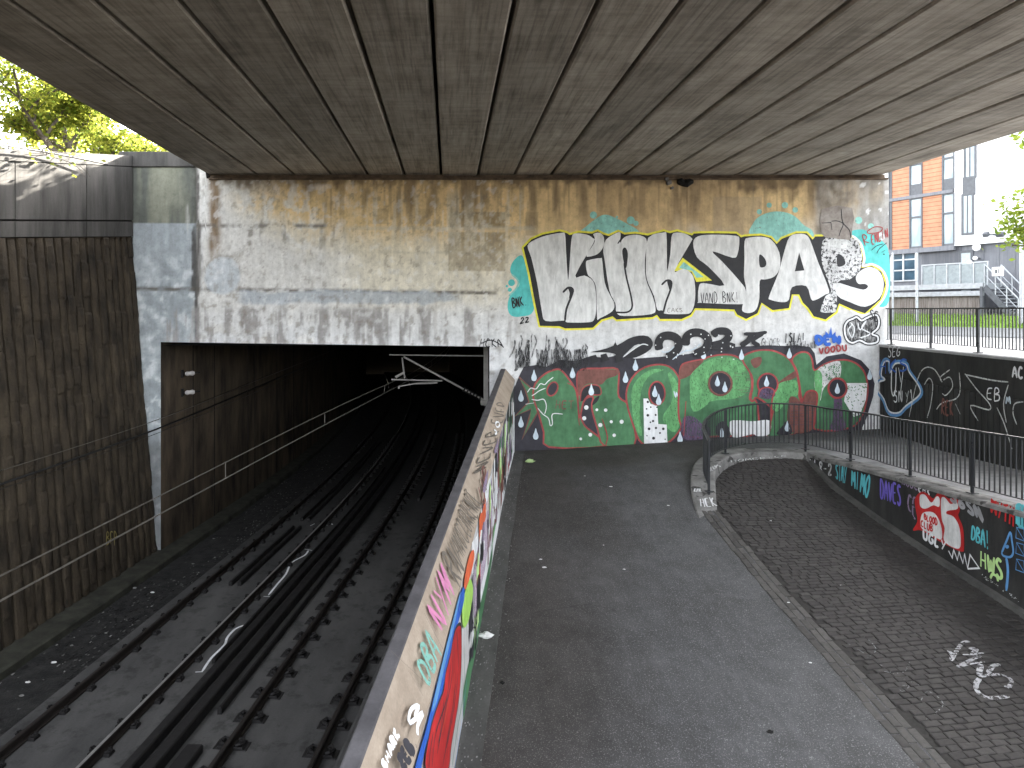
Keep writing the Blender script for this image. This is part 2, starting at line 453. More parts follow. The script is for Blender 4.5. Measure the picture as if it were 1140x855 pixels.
# ================================================================== ground and terrain
mb = MB(); mb.box((-700, -300, -4.2), (700, 1100, -3.9)); tag(mb.build('ground', M['earth']), kind='structure')
RX = lambda Y: 12.25 - .104*(20-Y)           # face line of the upper retaining wall
mb = MB()
ys = [-12, 0, 6, 10, 14, 18, 21.2]
mb.loft([[(RX(y)+.28, y, -3.8), (RX(y)+.28, y, 3.035), (90, y, 3.035), (90, y, -3.8)] for y in ys])
mb.box((12.62, 21.2, -3.8), (90, 120, 3.035))
tag(mb.build('street_ground', M['pave']), kind='structure')
LX = lambda Y: -9.0 - .118*(20-Y)            # face of the left wall's upper band
mb = MB()
mb.loft([[(-60, y, 6.6), (LX(min(y, 20))-.5, y, 6.6), (LX(min(y, 20))-.5, y, -3.8), (-60, y, -3.8)] for y in (-10, 6, 12, 20, 21.1)])
mb.box((-60, 21.1, 4.4), (12.5, 70, 8.0))
tag(mb.build('embankment', M['earth']), kind='structure')

# footpath: one sheet, dished round the head of the cobbled ramp
RING_OUT = [(5.05, 14.2), (5.35, 15.5), (5.85, 16.75), (6.48, 17.6), (7.24, 18.1), (8.0, 18.2), (8.75, 18.15), (9.41, 17.85)]
RING_IN = [(5.5, 14.35), (5.86, 15.4), (6.25, 16.4), (6.85, 17.2), (7.45, 17.6), (8.0, 17.72), (8.55, 17.72), (8.95, 17.55)]
def ringy(X):                                # middle line of the kerb ring as Y(X)
    return pl([(5.3, 14.6), (5.6, 15.5), (6.05, 16.6), (6.65, 17.4), (7.35, 17.85), (8.0, 17.95), (8.6, 17.9), (9.0, 17.7), (9.01, -99)], X)
mb = MB(); gx, gy = [], []
x = -3.2
while x < 12.6: gx.append(x); x += .15
y = -2.
while y < 20.3: gy.append(y); y += .15
idx = {}
def pv(i, j):
    if (i, j) not in idx:
        X, Y = gx[i], gy[j]
        idx[(i, j)] = len(mb.v); mb.v.append((X, Y, H(X, Y) + .012*fb(X*.7, Y*.7)))
    return idx[(i, j)]
for i in range(len(gx)-1):
    for j in range(len(gy)-1):
        X, Y = gx[i]+.075, gy[j]+.075
        if X < BASEX(Y)-.3 or X > RX(Y)+.1: continue
        if 5.45 < X < 9.05 and Y < ringy(X): continue
        mb.f.append((pv(i, j), pv(i+1, j), pv(i+1, j+1), pv(i, j+1))); mb.m.append(0)
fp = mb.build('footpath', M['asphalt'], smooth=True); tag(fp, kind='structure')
ga = fp.data.attributes.new('brown_edge', 'FLOAT', 'POINT'); ga.data.foreach_set('value', [cl(ss(3.2, .3, x-BASEX(y) + 1.1*fb(x*.5, y*.35, 13)) + ss(16.8, 18.4, y + fb(x*.6, y*.6, 17))*ss(8.5, 6, x)) for x, y, z in mb.v])  # path browner and darker beside the barrier and by the far wall
da = fp.data.attributes.new('pale_lit', 'FLOAT', 'POINT')
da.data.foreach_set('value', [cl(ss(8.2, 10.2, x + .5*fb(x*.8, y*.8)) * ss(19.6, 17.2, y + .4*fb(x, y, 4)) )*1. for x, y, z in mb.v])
# gutter strip along the barrier
mb = MB()
for y0, y1 in [(y*1.5, y*1.5+1.5) for y in range(0, 14)]:
    y1 = min(y1, 19.98)
    if y0 >= y1: continue
    rows = []
    for k in range(6):
        y = lerp(y0, y1, k/5); xb = BASEX(y)-.05; w = .34 + .03*noise.noise((y*.8, 0, 0))
        rows.append([(xb, y, H(xb, y)+.05), (xb+.09+.02*noise.noise((y*3, 4, 0)), y, H(xb, y)+.028), (xb+w, y, H(xb+w, y)+.02), (xb+w+.004, y, H(xb+w, y)-.03)])
    mb.loft(rows)
tag(mb.build('gutter_strip', M['gutter'], smooth=False), kind='structure')

# cobbled ramp: setts laid in slanting courses over a dark bed
def setts(name, mat, spots, kind='structure'):
    mb = MB(); tones = []
    for (cx_, cy_, ux, lx, ly, tone, tilt, zf, lift) in spots:
        U = Vector((ux[0], ux[1])); Vv = Vector((-ux[1], ux[0]))
        ring = []
        for inset, dz in ((0, -.05), (0, .004), (.012, .010)):
            for a, b in ((-1, -1), (1, -1), (1, 1), (-1, 1)):
                p = Vector((cx_, cy_)) + U*(a*(lx/2-inset)) + Vv*(b*(ly/2-inset))
                ring.append((p.x, p.y, zf(p.x, p.y)+dz+lift + tilt[0]*a*.004 + tilt[1]*b*.004))
        fs = [(8, 9, 10, 11)]
        for k in range(2):
            for i in range(4):
                j = (i+1) % 4; fs.append((k*4+i, k*4+j, k*4+4+j, k*4+4+i))
        mb.raw(ring, fs); tones += [tone]*len(fs)
    o = mb.build(name, mat)
    a = o.data.attributes.new('tone', 'FLOAT', 'FACE'); a.data.foreach_set('value', tones)
    return tag(o, kind=kind)
mb = MB()
mb.loft([[(5.25+i*.39, y, hc(5.25+i*.39, y)-.012) for i in range(11)] for y in [2.+.4*k for k in range(41)]])
tag(mb.build('ramp_bed', M['joint']), kind='structure')
spots = []
A = R(9); ux = (math.cos(A), math.sin(A)); 
row = -20
yy = 4.0
while yy < 17.9:
    pitch = random.uniform(.092, .108)
    x = 5.62 + random.uniform(-.25, .0)
    while x < 9.35:
        L = random.uniform(.14, .25)
        xc = x + L/2; yc = yy + (xc-7.3)*math.tan(A) + .018*noise.noise((xc*1.3, yy*2, 0))
        if 5.58 < xc < 9.2 and 4.5 < yc < ringy(xc)-.12 and not (xc < 5.59+L*.45):
                        spots.append((xc, yc, (math.cos(A+random.gauss(0, .025)), math.sin(A+random.gauss(0, .025))), L-.014, pitch-.013,
                          random.random()*.82, (random.uniform(-1, 1), random.uniform(-1, 1)), hc, random.uniform(-.004, .003)))
        x += L
    yy += pitch
setts('cobbled_ramp', M['sett'], spots)
spots = []
for k, x0 in enumerate((5.28, 5.40, 5.52)):   # sett edging, three courses lengthwise
    y = 4.0 + k*.07
    while y < 14.9 + .2*k:
        L = random.uniform(.2, .34)
        spots.append((x0+random.gauss(0, .006), y+L/2, (math.cos(R(90)+random.gauss(0, .02)), math.sin(R(90))), L-.016, .105, .84+.25*random.random(),
                      (random.uniform(-1, 1), random.uniform(-1, 1)), lambda X, Y: H(5.3, Y), random.uniform(-.004, .008)))
        y += L
setts('sett_edging', M['sett'], spots)

# kerb ring round the head of the ramp, continued as the ledge over the lower wall
ring_h = [.0, .10, .16, .16, .13, .07, .02, .01]
outs = crom([(x, y, H(x, y)) for x, y in RING_OUT], False, 6); ins = crom([(x, y, 0) for x, y in RING_IN], False, 6)
rows = []; n = len(outs)
ledge = [(9.2, 9.35), (9.0, 9.36)]
for i, (a, b) in enumerate(zip(outs, ins)):
    h = pl([(k*6, q) for k, q in enumerate(ring_h)], i)
    za = H(a.x, a.y); top = max(za, H(b.x, max(b.y, 14.0))*0+za) + h
    m1 = a.lerp(b, .06); m2 = a.lerp(b, .93)
    rows.append([(a.x, a.y, za-.12), (a.x, a.y, top-.02), (m1.x, m1.y, top), (m2.x, m2.y, top), (b.x, b.y, top-.025), (b.x, b.y, hc(b.x, b.y)-.3)])
LEDGE = lambda Y: H(9.25, Y) + .05*ss(17, 15.5, Y) + .012           # top of the ledge above the lower wall
y = 17.35
while y > -1:
    rows.append([(9.42, y, H(9.42, y)-.1), (9.42, y, LEDGE(y)-.01), (9.40, y, LEDGE(y)), (8.97, y, LEDGE(y)), (8.945, y, LEDGE(y)-.02), (8.945, y, LEDGE(y)-.085)])
    y -= .7
mb = MB(); mb.loft([list(reversed(r)) for r in rows])
mb.face(list(rows[0]))
kerb = mb.build('kerb_ring', M['kerb'])
tag(kerb, 'curved concrete kerb around the top of the cobbled ramp, scrawled with white tags', 'kerb')
pt = Paint((5.6, 15.2, H(5.6, 15.2)+.11), (0, 0, 1), .012)
pt.use(760, 430, 4.75)
pt.text('HEK', [(95, 640), (190, 635), (165, 590), (90, 600)], .035, 'white')
pt.text('ZAE', [(60, 560), (105, 560), (110, 510), (65, 515)], .03, 'white')
pt.P0 = Vector((6.6, 17.3, H(6.6, 17.3)+.15)); pt.off = .01
pt.text('SERPS', [(138, 455), (205, 425), (190, 415), (135, 438)], .025, 'dirtywhite')
pt.text('HOMERILE', [(255, 405), (560, 372), (560, 366), (250, 392)], .022, 'dirtywhite')
pt.build('spray_tags', kerb)

# lower retaining wall beneath the railing, black with tags
lw = empty('ramp_retaining_wall', (9.1, 13, -.6), 'low black retaining wall beside the cobbled ramp covered in coloured tags and a red outlined throw up', 'wall')
mb = MB(); ys = [17.75 - .55*k for k in range(34)]
mb.loft([[(9.35, y, -2.5), (9.35, y, LEDGE(y)-.07), (9.02, y, LEDGE(y)-.07), (9.02, y, hc(9.0, max(y, 2))-.5)] for y in ys])
mb.build('wall_face', M['dark'], lw)
mb = MB()
mb.loft([[(9.02, y, hc(9., y)+.10), (8.93, y, hc(9., y)+.085), (8.92, y, hc(8.9, y)-.1)] for y in [17.4 - .4*k for k in range(34)]])
mb.build('foot_strip', M['coping'], lw)
pt = Paint((9.02, 14, 0), (-1, 0, 0), .004).use(880, 490, 4.3846)
pt.text('100V', [(65, 140), (125, 152), (125, 98), (55, 90)], .05, 'white'); pt.text('8-2', [(140, 165), (208, 175), (208, 118), (140, 105)], .05, 'dirtywhite')
pt.text('STAY', [(222, 185), (275, 220), (280, 128), (222, 118)], .045, 'cyan'); pt.text('MIMO', [(300, 225), (385, 285), (398, 175), (300, 150)], .055, 'cyan')
pt.text('DAVES', [(440, 280), (545, 320), (545, 225), (440, 195)], .05, 'violet'); pt.text('KOOC', [(545, 215), (628, 248), (628, 205), (545, 188)], .03, 'mauve')
pt.text('EH3', [(628, 250), (685, 278), (685, 238), (628, 215)], .03, 'white'); pt.text('CE', [(575, 330), (620, 400), (625, 290), (575, 265)], .04, 'mauve')
red = [(600, 440), (622, 395), (612, 330), (610, 285), (640, 252), (672, 262), (700, 285), (722, 255), (745, 262), (775, 285), (800, 282), (826, 300), (828, 345), (822, 370), (845, 430), (850, 520), (838, 545), (760, 510), (690, 470), (640, 440)]
pt.fill(red, 'scarlet')
pt.fill([(635, 270), (660, 268), (690, 305), (715, 275), (730, 285), (728, 325), (700, 318), (660, 335), (635, 320)], 'silver')
pt.fill([(738, 290), (755, 280), (785, 312), (812, 300), (818, 335), (770, 345), (765, 360), (800, 375), (828, 430), (832, 520), (800, 525), (752, 490), (755, 430), (740, 380)], 'silver')
pt.fill([(645, 360), (690, 350), (720, 375), (740, 430), (738, 485), (690, 460), (640, 425)], 'silver')
pt.text('BLOOD', [(655, 385), (722, 420), (722, 385), (655, 360)], .03, 'scarlet'); pt.text('CLUB', [(640, 420), (700, 450), (700, 415), (640, 390)], .03, 'scarlet')
pt.text('UGLY', [(650, 480), (765, 545), (770, 500), (650, 440)], .05, 'white')
pt.stroke([(775, 540), (792, 575), (800, 535), (818, 585), (826, 545), (845, 600), (852, 555), (868, 625), (880, 560), (925, 625), (868, 628)], .05, 'white', smooth=False)
pt.text('S6SN', [(780, 290), (960, 410), (930, 330), (790, 255)], .06, 'grey'); pt.text('MYTH', [(985, 355), (1100, 425), (1105, 335), (985, 290)], .055, 'scarlet')
pt.text('DBA!', [(885, 485), (985, 540), (980, 440), (890, 425)], .035, 'cyan')
pt.text('HWS', [(930, 615), (1050, 690), (1045, 590), (930, 540)], .055, 'palelime'); pt.stroke([(980, 675), (990, 655), (1010, 665), (1018, 690)], .045, 'palelime')
pt.stroke([(1035, 550), (1060, 490), (1078, 450), (1085, 490), (1092, 545), (1078, 570), (1045, 565), (1035, 550)], .035, 'skyblue'); pt.disc((1062, 520), 9, 'skyblue')
pt.stroke([(1058, 572), (1066, 640), (1058, 735)], .05, 'skyblue')
pt.text('KEE', [(1105, 410), (1150, 425), (1150, 325), (1105, 310)], .045, 'cyan')
for k, y0 in enumerate((425, 500, 580)):
    pt.stroke([(1108, y0), (1145, y0+10), (1148, y0+68), (1105, y0+52), (1108, y0), (1148, y0+68)], .02, 'skyblue', smooth=False)
for k in range(40):                             # flecks along the foot of the wall
    u = random.random(); pt.disc((lerp(930, 1120, u), lerp(660, 790, u)-random.uniform(0, 14)), random.uniform(1, 2.6), 'dirtywhite', n=6)
pt.build('spray_tags', lw)

# upper retaining wall by the walkway
uw = empty('walkway_retaining_wall', (11.9, 16, .7), 'tall black ribbed retaining wall beside the raised walkway with white outline graffiti', 'wall')
DW = Vector((.104, 1, 0)).normalized(); NW = Vector((-DW.y, DW.x, 0)); PW = Vector((12.25, 20, 0))
mb = MB(); y = 19.97
ys = []
while y > -3: ys.append(y); y -= 1.2
mb.loft([[(RX(y)+.3, y, -1), (RX(y)+.3, y, 3.0), (RX(y)+.02, y, 3.0), (RX(y)+.02, y, 2.25), (RX(y)+.06, y, 2.25), (RX(y)+.06, y, -1)] for y in ys])
mb.build('wall_face', M['dark'], uw)
mb = MB(); y = 19.9
k = 0
while y > 3:                                    # vertical ribs below the plain band
    w = .17
    mb.obox((RX(y), y, 0), tuple(NW*-1), tuple(DW*-1), (0, 0, 1), (-.0, .07), (0, w), (.2, 2.2), 0, .018); y -= .2
mb.build('ribs', M['dark'], uw)
mb = MB(); mb.loft([[(RX(y)+.0, y, 3.0), (RX(y)-.005, y, 3.05), (RX(y)+.015, y, 3.066), (RX(y)+.42, y, 3.075), (RX(y)+.42, y, 2.93)] for y in ys])
mb.build('coping', M['pave'], uw)
pt = Paint(PW + Vector((0, 0, 1)), NW, .008).use(940, 380, 4.75)
pt.text('SEG', [(232, 82), (300, 78), (305, 30), (235, 28)], .03, 'white')
sp_ = [(235, 380), (205, 310), (172, 260), (178, 215), (212, 200), (190, 175), (205, 105), (235, 100), (240, 160), (270, 110), (330, 115), (350, 160), (405, 240), (405, 290), (330, 350), (290, 388)]
pt.stroke(sp_, .09, 'skyblue', True); pt.stroke([(x*.93+20, y*.93+16) for x, y in sp_], .045, 'white', True)
pt.text('UY', [(245, 280), (330, 290), (325, 130), (250, 140)], .05, 'white'); pt.text('SN', [(262, 320), (315, 320), (315, 260), (262, 262)], .035, 'white'); pt.text('Y1', [(325, 330), (375, 300), (370, 250), (325, 270)], .03, 'white')
pt.text('HKS', [(185, 180), (350, 150), (350, 95), (185, 95)], .05, 'blue')
for q in ([(345, 400), (390, 200), (430, 140), (480, 150), (520, 215), (510, 190), (560, 150)], [(425, 230), (450, 195), (470, 230), (460, 330), (440, 405)],
          [(525, 205), (560, 190), (575, 240), (540, 285), (520, 275)], [(610, 165), (615, 260), (590, 305), (520, 325), (490, 360)], [(590, 330), (615, 385)],
          [(640, 170), (700, 250), (770, 330), (765, 362), (670, 340), (710, 420)], [(640, 175), (780, 205), (870, 215)], [(870, 230), (845, 330), (860, 430)], [(810, 350), (850, 440), (890, 570)], [(950, 320), (905, 330), (895, 380), (915, 440)]):
    pt.stroke(q, .03, 'dirtywhite')
pt.text('EB', [(755, 300), (835, 325), (835, 245), (760, 250)], .03, 'white'); pt.text('M', [(858, 330), (888, 330), (885, 295), (860, 295)], .04, 'ice'); pt.text('AC', [(892, 190), (955, 195), (955, 140), (892, 135)], .05, 'white')
pt.text('REK', [(515, 385), (585, 395), (580, 320), (520, 310)], .05, 'brick')
pt.build('spray_tags', uw)
# ================================================================== abutment wall with the murals
ab = empty('abutment_wall', (1.9, 20.4, 0), 'pale stained concrete bridge abutment with silver and green graffiti lettering and the tunnel mouth', 'wall')
def mixc(a, b, t): return (a[0]+(b[0]-a[0])*t, a[1]+(b[1]-a[1])*t, a[2]+(b[2]-a[2])*t)
def band(v, c, w, soft): return cl(1 - (abs(v-c)-w)/soft) if soft > 0 else (1. if abs(v-c) < w else 0.)
def weather(X, z):
    """albedo of the stained concrete at a point of the wall (survey pixels u, v)"""
    u = 500 + 39*X; v = 345 - 39*(z-CAMZ)
    n1 = fb(X*.55, z*.55, 3, 4); n2 = fb(X*2.4, z*.33, 7, 4); n3 = fb(X*3., z*3., 11, 4); n4 = fb(X*7, z*.5, 17, 3)
    c = (.60, .585, .555)
    c = mixc(c, (.64, .645, .65), ss(320, 400, v + 10*n1))
    # ochre seepage under the deck, dying out downwards
    reach = pl([(225, 20), (300, 62), (400, 84), (520, 88), (600, 92), (720, 92), (860, 92), (930, 70), (965, 30)], u)
    w = 1 - ss(.45, 1.4, (v-195)/max(reach, 1) + .13*n2 + .25*n1)
    och = mixc((.74, .55, .29), (.52, .38, .21), ss(-.1, .6, n2*.7 + ss(560, 700, u)*.45))
    c = mixc(c, mixc((.74, .64, .43), och, ss(.2, .8, w)), cl(w*1.1) * ss(225, 330, u + 26*n1))
    # middle cream zone
    c = mixc(c, (.70, .63, .47), .6*band(v, 300, 26, 24)*ss(350, 420, u)*(1-ss(585, 640, u)))
    # grey mottled left bay
    c = mixc(c, (.27, .25, .225), .85*(1-ss(280, 380, u + 30*n1))*ss(218, 226, u)*cl(.2 + 1.9*n3 + .5*n2))
    c = mixc(c, (.66, .65, .62), .6*ss(.12, .3, n3 - .3*n2)*(1-ss(340, 430, u)))
    if u < 219:
        blue = mixc((.30, .33, .345), (.45, .48, .50), cl(.35 + .9*n3 + .6*n1) * ss(255, 330, v + 8*n1))
        top = mixc((.105, .112, .098), (.20, .205, .16), cl(.4 + 1.4*n2))
        c = mixc(top, blue, 1. if v > 249 else 0.)
        c = mixc(c, (.5, .52, .53), .8*ss(.30, .36, n3)*ss(270, 330, v))
        c = mixc(c, (.55, .55, .53), .6*band(u, 212, 2, 4)*ss(.0, .2, n2))
    # dark wet streaks by the pilaster joint
    c = mixc(c, (.055, .05, .045), .9*band(u, 219 + 2*n3, 1.5 + 3.2*ss(240, 262, v)*(1-ss(318, 330, v)), 1.8)*cl(1.05 + n4))
    c = mixc(c, (.17, .115, .065), .95*band(u, 239 + 5*n1, 4, 6)*(1-ss(275, 300, v))*cl(.8+1.2*n2+.4*n3))
    c = mixc(c, (.62, .62, .60), .55*band(u, 228, 2.5, 4)*cl(.6+n2))
    # construction joints
    if 219 < u < 372: c = mixc(c, (.10, .09, .08), .85*band(v, 251 + 1.2*n3, .8, 2.5)*cl(.45 + 1.6*n3))
    c = mixc(c, (.10, .09, .075), .92*band(v, 323 + (u-300)*.012 + 1.3*n3, 1.0, 2.0)*(1-ss(548, 556, u))*cl(.9 + 1.2*n3))
    if 219 < u < 372: c = mixc(c, (.16, .145, .12), .6*ss(.12, .4, n2+.5*n3)*band(v, 262, 4, 14))
    # pale blue repair band and round patch
    c = mixc(c, (.37, .40, .43), .85*band(v, 331 + 3*n1, 5 + 3*n2, 3)*ss(258, 275, u)*(1-ss(500, 520, u)))
    dx, dy = abs(u-247), abs(v-306)
    rr = math.hypot(u-247, (v-307)*.92) + 3*n1 + 1.5*n3
    if v > 285: c = mixc(c, mixc((.43, .46, .485), (.48, .505, .52), cl(.5+n1)), .9*(1-ss(17, 20.5, rr)))
    c = mixc(c, (.24, .22, .19), .55*band(rr, 20.2, .4, 1.4)*(1-ss(300, 312, v)))
    # greyed streaks of the lintel band
    c = mixc(c, (.27, .255, .245), .85*ss(.02, .30, n2 + .45*n4 + .25*n3)*ss(338, 348, v)*(1-ss(380, 392, v))*(1-ss(545, 600, u)))
    # square form patches and drip runs
    for (a, b, p, q, k) in ((415, 433, 232, 250, .18), (455, 478, 232, 250, .15), (500, 562, 236, 254, .30), (500, 562, 258, 302, .26), (585, 600, 236, 262, .2), (793, 848, 219, 262, -.18)):
        if a < u < b and p < v < q:
            c = mixc(c, (.24, .185, .115) if k > 0 else (.37, .30, .215), abs(k)*2.2)
            if k > .25 and fb(X*9, z*2.6, 31, 3) > .17: c = mixc(c, (.55, .49, .36), .8)
    c = mixc(c, (.52, .49, .40), .5*band(v, 254 + .8*n3, 1, 2)*ss(372, 400, u)*(1-ss(590, 600, u)))
    c = mixc(c, (.5, .46, .36), .4*band(v, 281 + .8*n3, .8, 1.6)*ss(372, 400, u)*(1-ss(560, 575, u)))
    # soot and rust runs straight below the deck
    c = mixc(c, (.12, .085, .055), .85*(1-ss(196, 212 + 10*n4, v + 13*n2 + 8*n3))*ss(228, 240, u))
    dr = fb(X*5.5, z*.18, 63, 3); c = mixc(c, (.24, .175, .105), .45*ss(.20, .34, dr)*(1-ss(222, 262 + 40*n1, v))*ss(320, 360, u))
    dr = fb(X*6.5, z*.22, 71, 3); c = mixc(c, (.68, .62, .48), .6*ss(.22, .33, dr)*(1-ss(255, 300, v))*ss(205, 225, v)*ss(380, 420, u)*(1-ss(585, 610, u)))
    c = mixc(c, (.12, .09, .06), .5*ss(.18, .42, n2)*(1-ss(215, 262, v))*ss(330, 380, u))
    # right-hand end: spalled, greyer, streaked
    sp1 = cl(ss(903, 912, u)*(1-ss(938, 952, u + 10*n3))*(1-ss(262, 272, v + 6*n3)))
    c = mixc(c, mixc((.21, .19, .165), (.34, .32, .29), cl(.5 + 1.3*n3)), .85*sp1)
    c = mixc(c, mixc((.25, .235, .21), (.40, .40, .39), cl(.4 + 1.5*n2)), .85*ss(938, 962, u + 6*n3)*(1-ss(300, 345, v)))
    if 957 < u < 992 and fb(X*4, z*4, 51, 2) > .45: c = (.66, .66, .65)
    # crisp flaking, cracks and grime flecks on the pale bays
    pale = ss(218, 226, u)*(1-ss(560, 600, u))
    fk = fb(X*5.2, z*4.2, 81, 5)
    c = mixc(c, (.20, .18, .155), .2*ss(.34, .44, fk + .45*n2)*pale*ss(325, 345, v))
    c = mixc(c, (.22, .19, .15), .4*ss(.42, .5, fk - .25*n1)*pale)
    c = mixc(c, (.72, .715, .70), .35*ss(.30, .42, -fk)*pale)
    ck = abs(fb(X*1.3, z*.7, 91, 4)); c = mixc(c, (.15, .13, .11), .5*(1-ss(.0, .010, ck))*pale*ss(.05, .2, n1))
    # grubby foot of the wall
    c = mixc(c, (.10, .10, .10), .7*ss(478, 500, v + 5*n3))
    for (a, p, q) in ((362, 198, 252), (485, 330, 384), (700, 196, 258), (838, 196, 500), (665, 196, 258)):
        c = mixc(c, (.2, .17, .13), .35*band(u + .8*n3, a, .5, 1.2) if p < v < q else 0)
    g = 1 + .16*n3 + .10*n4
    return tuple(cl(q*g, .01, .9) for q in c)
ZT = lambda X: 3.13 - .0137*(X+8.23)
mb = MB(); cols = []
def wgrid(xs, zf, nz):
    n0 = len(mb.v); nx = len(xs)
    for k in range(nz+1):
        for X in xs:
            z = zf(X, k/nz); mb.v.append((X, WY, z)); cols.extend((*weather(X, z), 1.))
    for k in range(nz):
        for i in range(nx-1):
            a = n0 + k*nx + i
            mb.f.append((a, a+1, a+nx+1, a+nx)); mb.m.append(0)
def span(a, b, d):
    n = max(1, round((b-a)/d)); return [a + (b-a)*i/n for i in range(n+1)]
wgrid(span(-9.4, 12.55, .045), lambda X, t: lerp(ZT(X), 7.80 if X > -6.93 else 8.12, t), 108)
wgrid(span(-9.4, -8.23, .045), lambda X, t: lerp(-3.2, ZT(X), t), 130)
wgrid(span(1.15, 12.55, .06), lambda X, t: lerp(-.4, ZT(X), t), 62)
face = mb.build('wall_face', M['wall'], ab)
ca = face.data.color_attributes.new('weather', 'FLOAT_COLOR', 'POINT'); ca.data.foreach_set('color', cols)
mb = MB()
mb.box((-9.4, 20.004, 3.2), (12.55, 21.1, 7.78)); mb.box((1.2, 20.004, -3.2), (12.55, 21.1, 3.19)); mb.box((-10.5, 20.004, -3.2), (-8.28, 21.1, 3.19))
mb.box((-9.4, 20.004, 7.781), (-6.95, 20.6, 8.11))
mb.box((-6.9, 20.87, 7.781), (12.45, 21.1, 9.04))
mb.build('wall_core', M['dirtyconc'], ab)
mb = MB(); mb.box((-9.4, 19.94, 8.125), (-6.98, 20.5, 8.56), 0, .02); mb.build('coping', M['dirtyconc'], ab)
mb = MB(); mb.box((-6.85, 19.93, 7.76), (12.5, 20.5, 7.815), 0, .012)
mb.box((-6.85, 20.1, 7.815), (12.5, 20.3, 7.93)); mb.build('bearing_ledge', m_rough('rusty_ledge', (.05, .035, .025), (.15, .11, .075), 4), ab)

# --- silver piece -------------------------------------------------
Z4, Z5, Z6, Z7 = (560, 220, 4.75), (780, 220, 4.75), (560, 350, 5.1818), (760, 350, 5.1818)
pt = Paint((1.9, WY, 0), (0, -1, 0), .003)
pt.use(*Z4)
pt.fill([(100, 305), (55, 335), (38, 380), (50, 412), (78, 432), (84, 468), (38, 515), (24, 580), (45, 625), (100, 628), (160, 600), (170, 450), (130, 380)], 'teal')
for c, r in (((45, 450), 18), ((36, 487), 11), ((20, 468), 6)): pt.disc(c, r, 'teal')
pt.stroke([(30, 520), (70, 480), (80, 440), (45, 405)], .05, 'paleteal')
pt.fill([(405, 190), (440, 152), (500, 105), (545, 90), (600, 110), (660, 140), (715, 175), (690, 200), (500, 210)], 'paleteal')
for c, r in (((478, 92), 19), ((675, 120), 21), ((703, 136), 14), ((602, 103), 7)): pt.disc(c, r, 'paleteal')
pt.use(*Z5)
pt.fill([(262, 200), (278, 135), (310, 100), (370, 76), (440, 76), (500, 100), (545, 145), (590, 175), (580, 215), (400, 250)], 'paleteal')
for c, r in (((362, 40), 14), ((445, 40), 17), ((500, 65), 15), ((310, 75), 14)): pt.disc(c, r, 'paleteal')
pt.fill([(790, 190), (850, 168), (900, 190), (960, 230), (996, 300), (996, 545), (940, 570), (985, 470), (955, 390), (870, 345), (855, 290)], 'teal')
for c, r in (((835, 120), 19), ((900, 152), 16), ((770, 130), 13)): pt.disc(c, r, 'paleteal')
up = [(108, 265), (150, 222), (210, 195), (300, 178), (338, 188), (352, 198), (400, 185), (470, 190), (500, 178), (530, 195), (560, 203), (610, 180), (642, 195), (700, 190), (765, 200), (850, 178), (882, 188), (920, 178), (1000, 200), (1008, 190), (1045, 188)]
k = 1045
up += [(x+k, y) for x, y in [(100, 188), (188, 190), (214, 210), (230, 205), (318, 200), (370, 212), (402, 245), (428, 218), (505, 188), (560, 188), (592, 222), (606, 205), (640, 205), (700, 198), (790, 203), (838, 240), (858, 320), (850, 372), (905, 362), (955, 392), (978, 460), (950, 540), (868, 612),
        (800, 590), (732, 560), (716, 602), (660, 645), (598, 628), (568, 582), (540, 555), (520, 512), (482, 512), (466, 585), (380, 595), (322, 556), (300, 612), (240, 642), (192, 618), (178, 592), (80, 588)]]
up += [(1015, 585), (992, 620), (945, 642), (830, 642), (814, 620), (790, 632), (600, 645), (580, 628), (520, 645), (475, 688), (330, 692), (298, 680), (195, 678), (170, 560), (140, 400)]
pt.use(*Z4)
pt.stroke(up, .115, 'yellow', True, False)
pt.fill(up, 'black', False)
pt.use(*Z5)
pt.stroke([(800, 200), (845, 240), (866, 320), (858, 362), (905, 352), (962, 385), (988, 462), (958, 548), (868, 622), (790, 595)], .06, 'white', False)
pt.use(*Z4)
pt.fill([(900, 388), (950, 318), (1105, 438), (1022, 446), (996, 392)], 'yellow', False); pt.fill([(930, 372), (955, 340), (1062, 420), (1022, 424), (1000, 388)], 'paleteal', False)
S = 'silver'
pt.fill([(130, 255), (165, 225), (230, 200), (310, 186), (328, 195), (333, 280), (343, 432), (350, 380), (362, 220), (380, 190), (440, 195), (475, 215), (478, 240), (382, 412), (430, 412), (475, 440), (490, 500), (492, 590), (480, 648), (440, 660), (340, 660), (322, 650), (225, 652), (205, 600), (180, 450), (150, 320)], S, n=3)
pt.stroke([(316, 502), (345, 476), (370, 487), (358, 530), (335, 590), (327, 655)], .06, 'black')
pt.fill([(345, 480), (366, 488), (356, 520), (348, 535), (352, 505)], 'black')
pt.fill([(478, 192), (510, 186), (533, 210), (530, 260), (500, 298), (455, 312), (442, 303), (482, 240), (484, 212)], S)
pt.fill([(438, 345), (455, 330), (515, 320), (524, 332), (538, 450), (568, 520), (588, 560), (578, 600), (512, 638), (497, 634), (492, 480), (472, 432), (447, 405)], S)
pt.fill([(545, 222), (602, 186), (622, 190), (618, 240), (640, 210), (690, 196), (738, 204), (760, 232), (750, 330), (755, 430), (790, 520), (806, 585), (785, 616), (640, 626), (600, 608), (594, 560), (562, 490), (537, 330), (530, 275)], S, n=3)
pt.fill([(630, 282), (646, 264), (660, 298), (652, 370), (640, 350)], 'black'); pt.stroke([(640, 345), (652, 420), (676, 520), (682, 580), (655, 606), (590, 606)], .05, 'black')
pt.stroke([(606, 244), (622, 222), (640, 208)], .035, 'black')
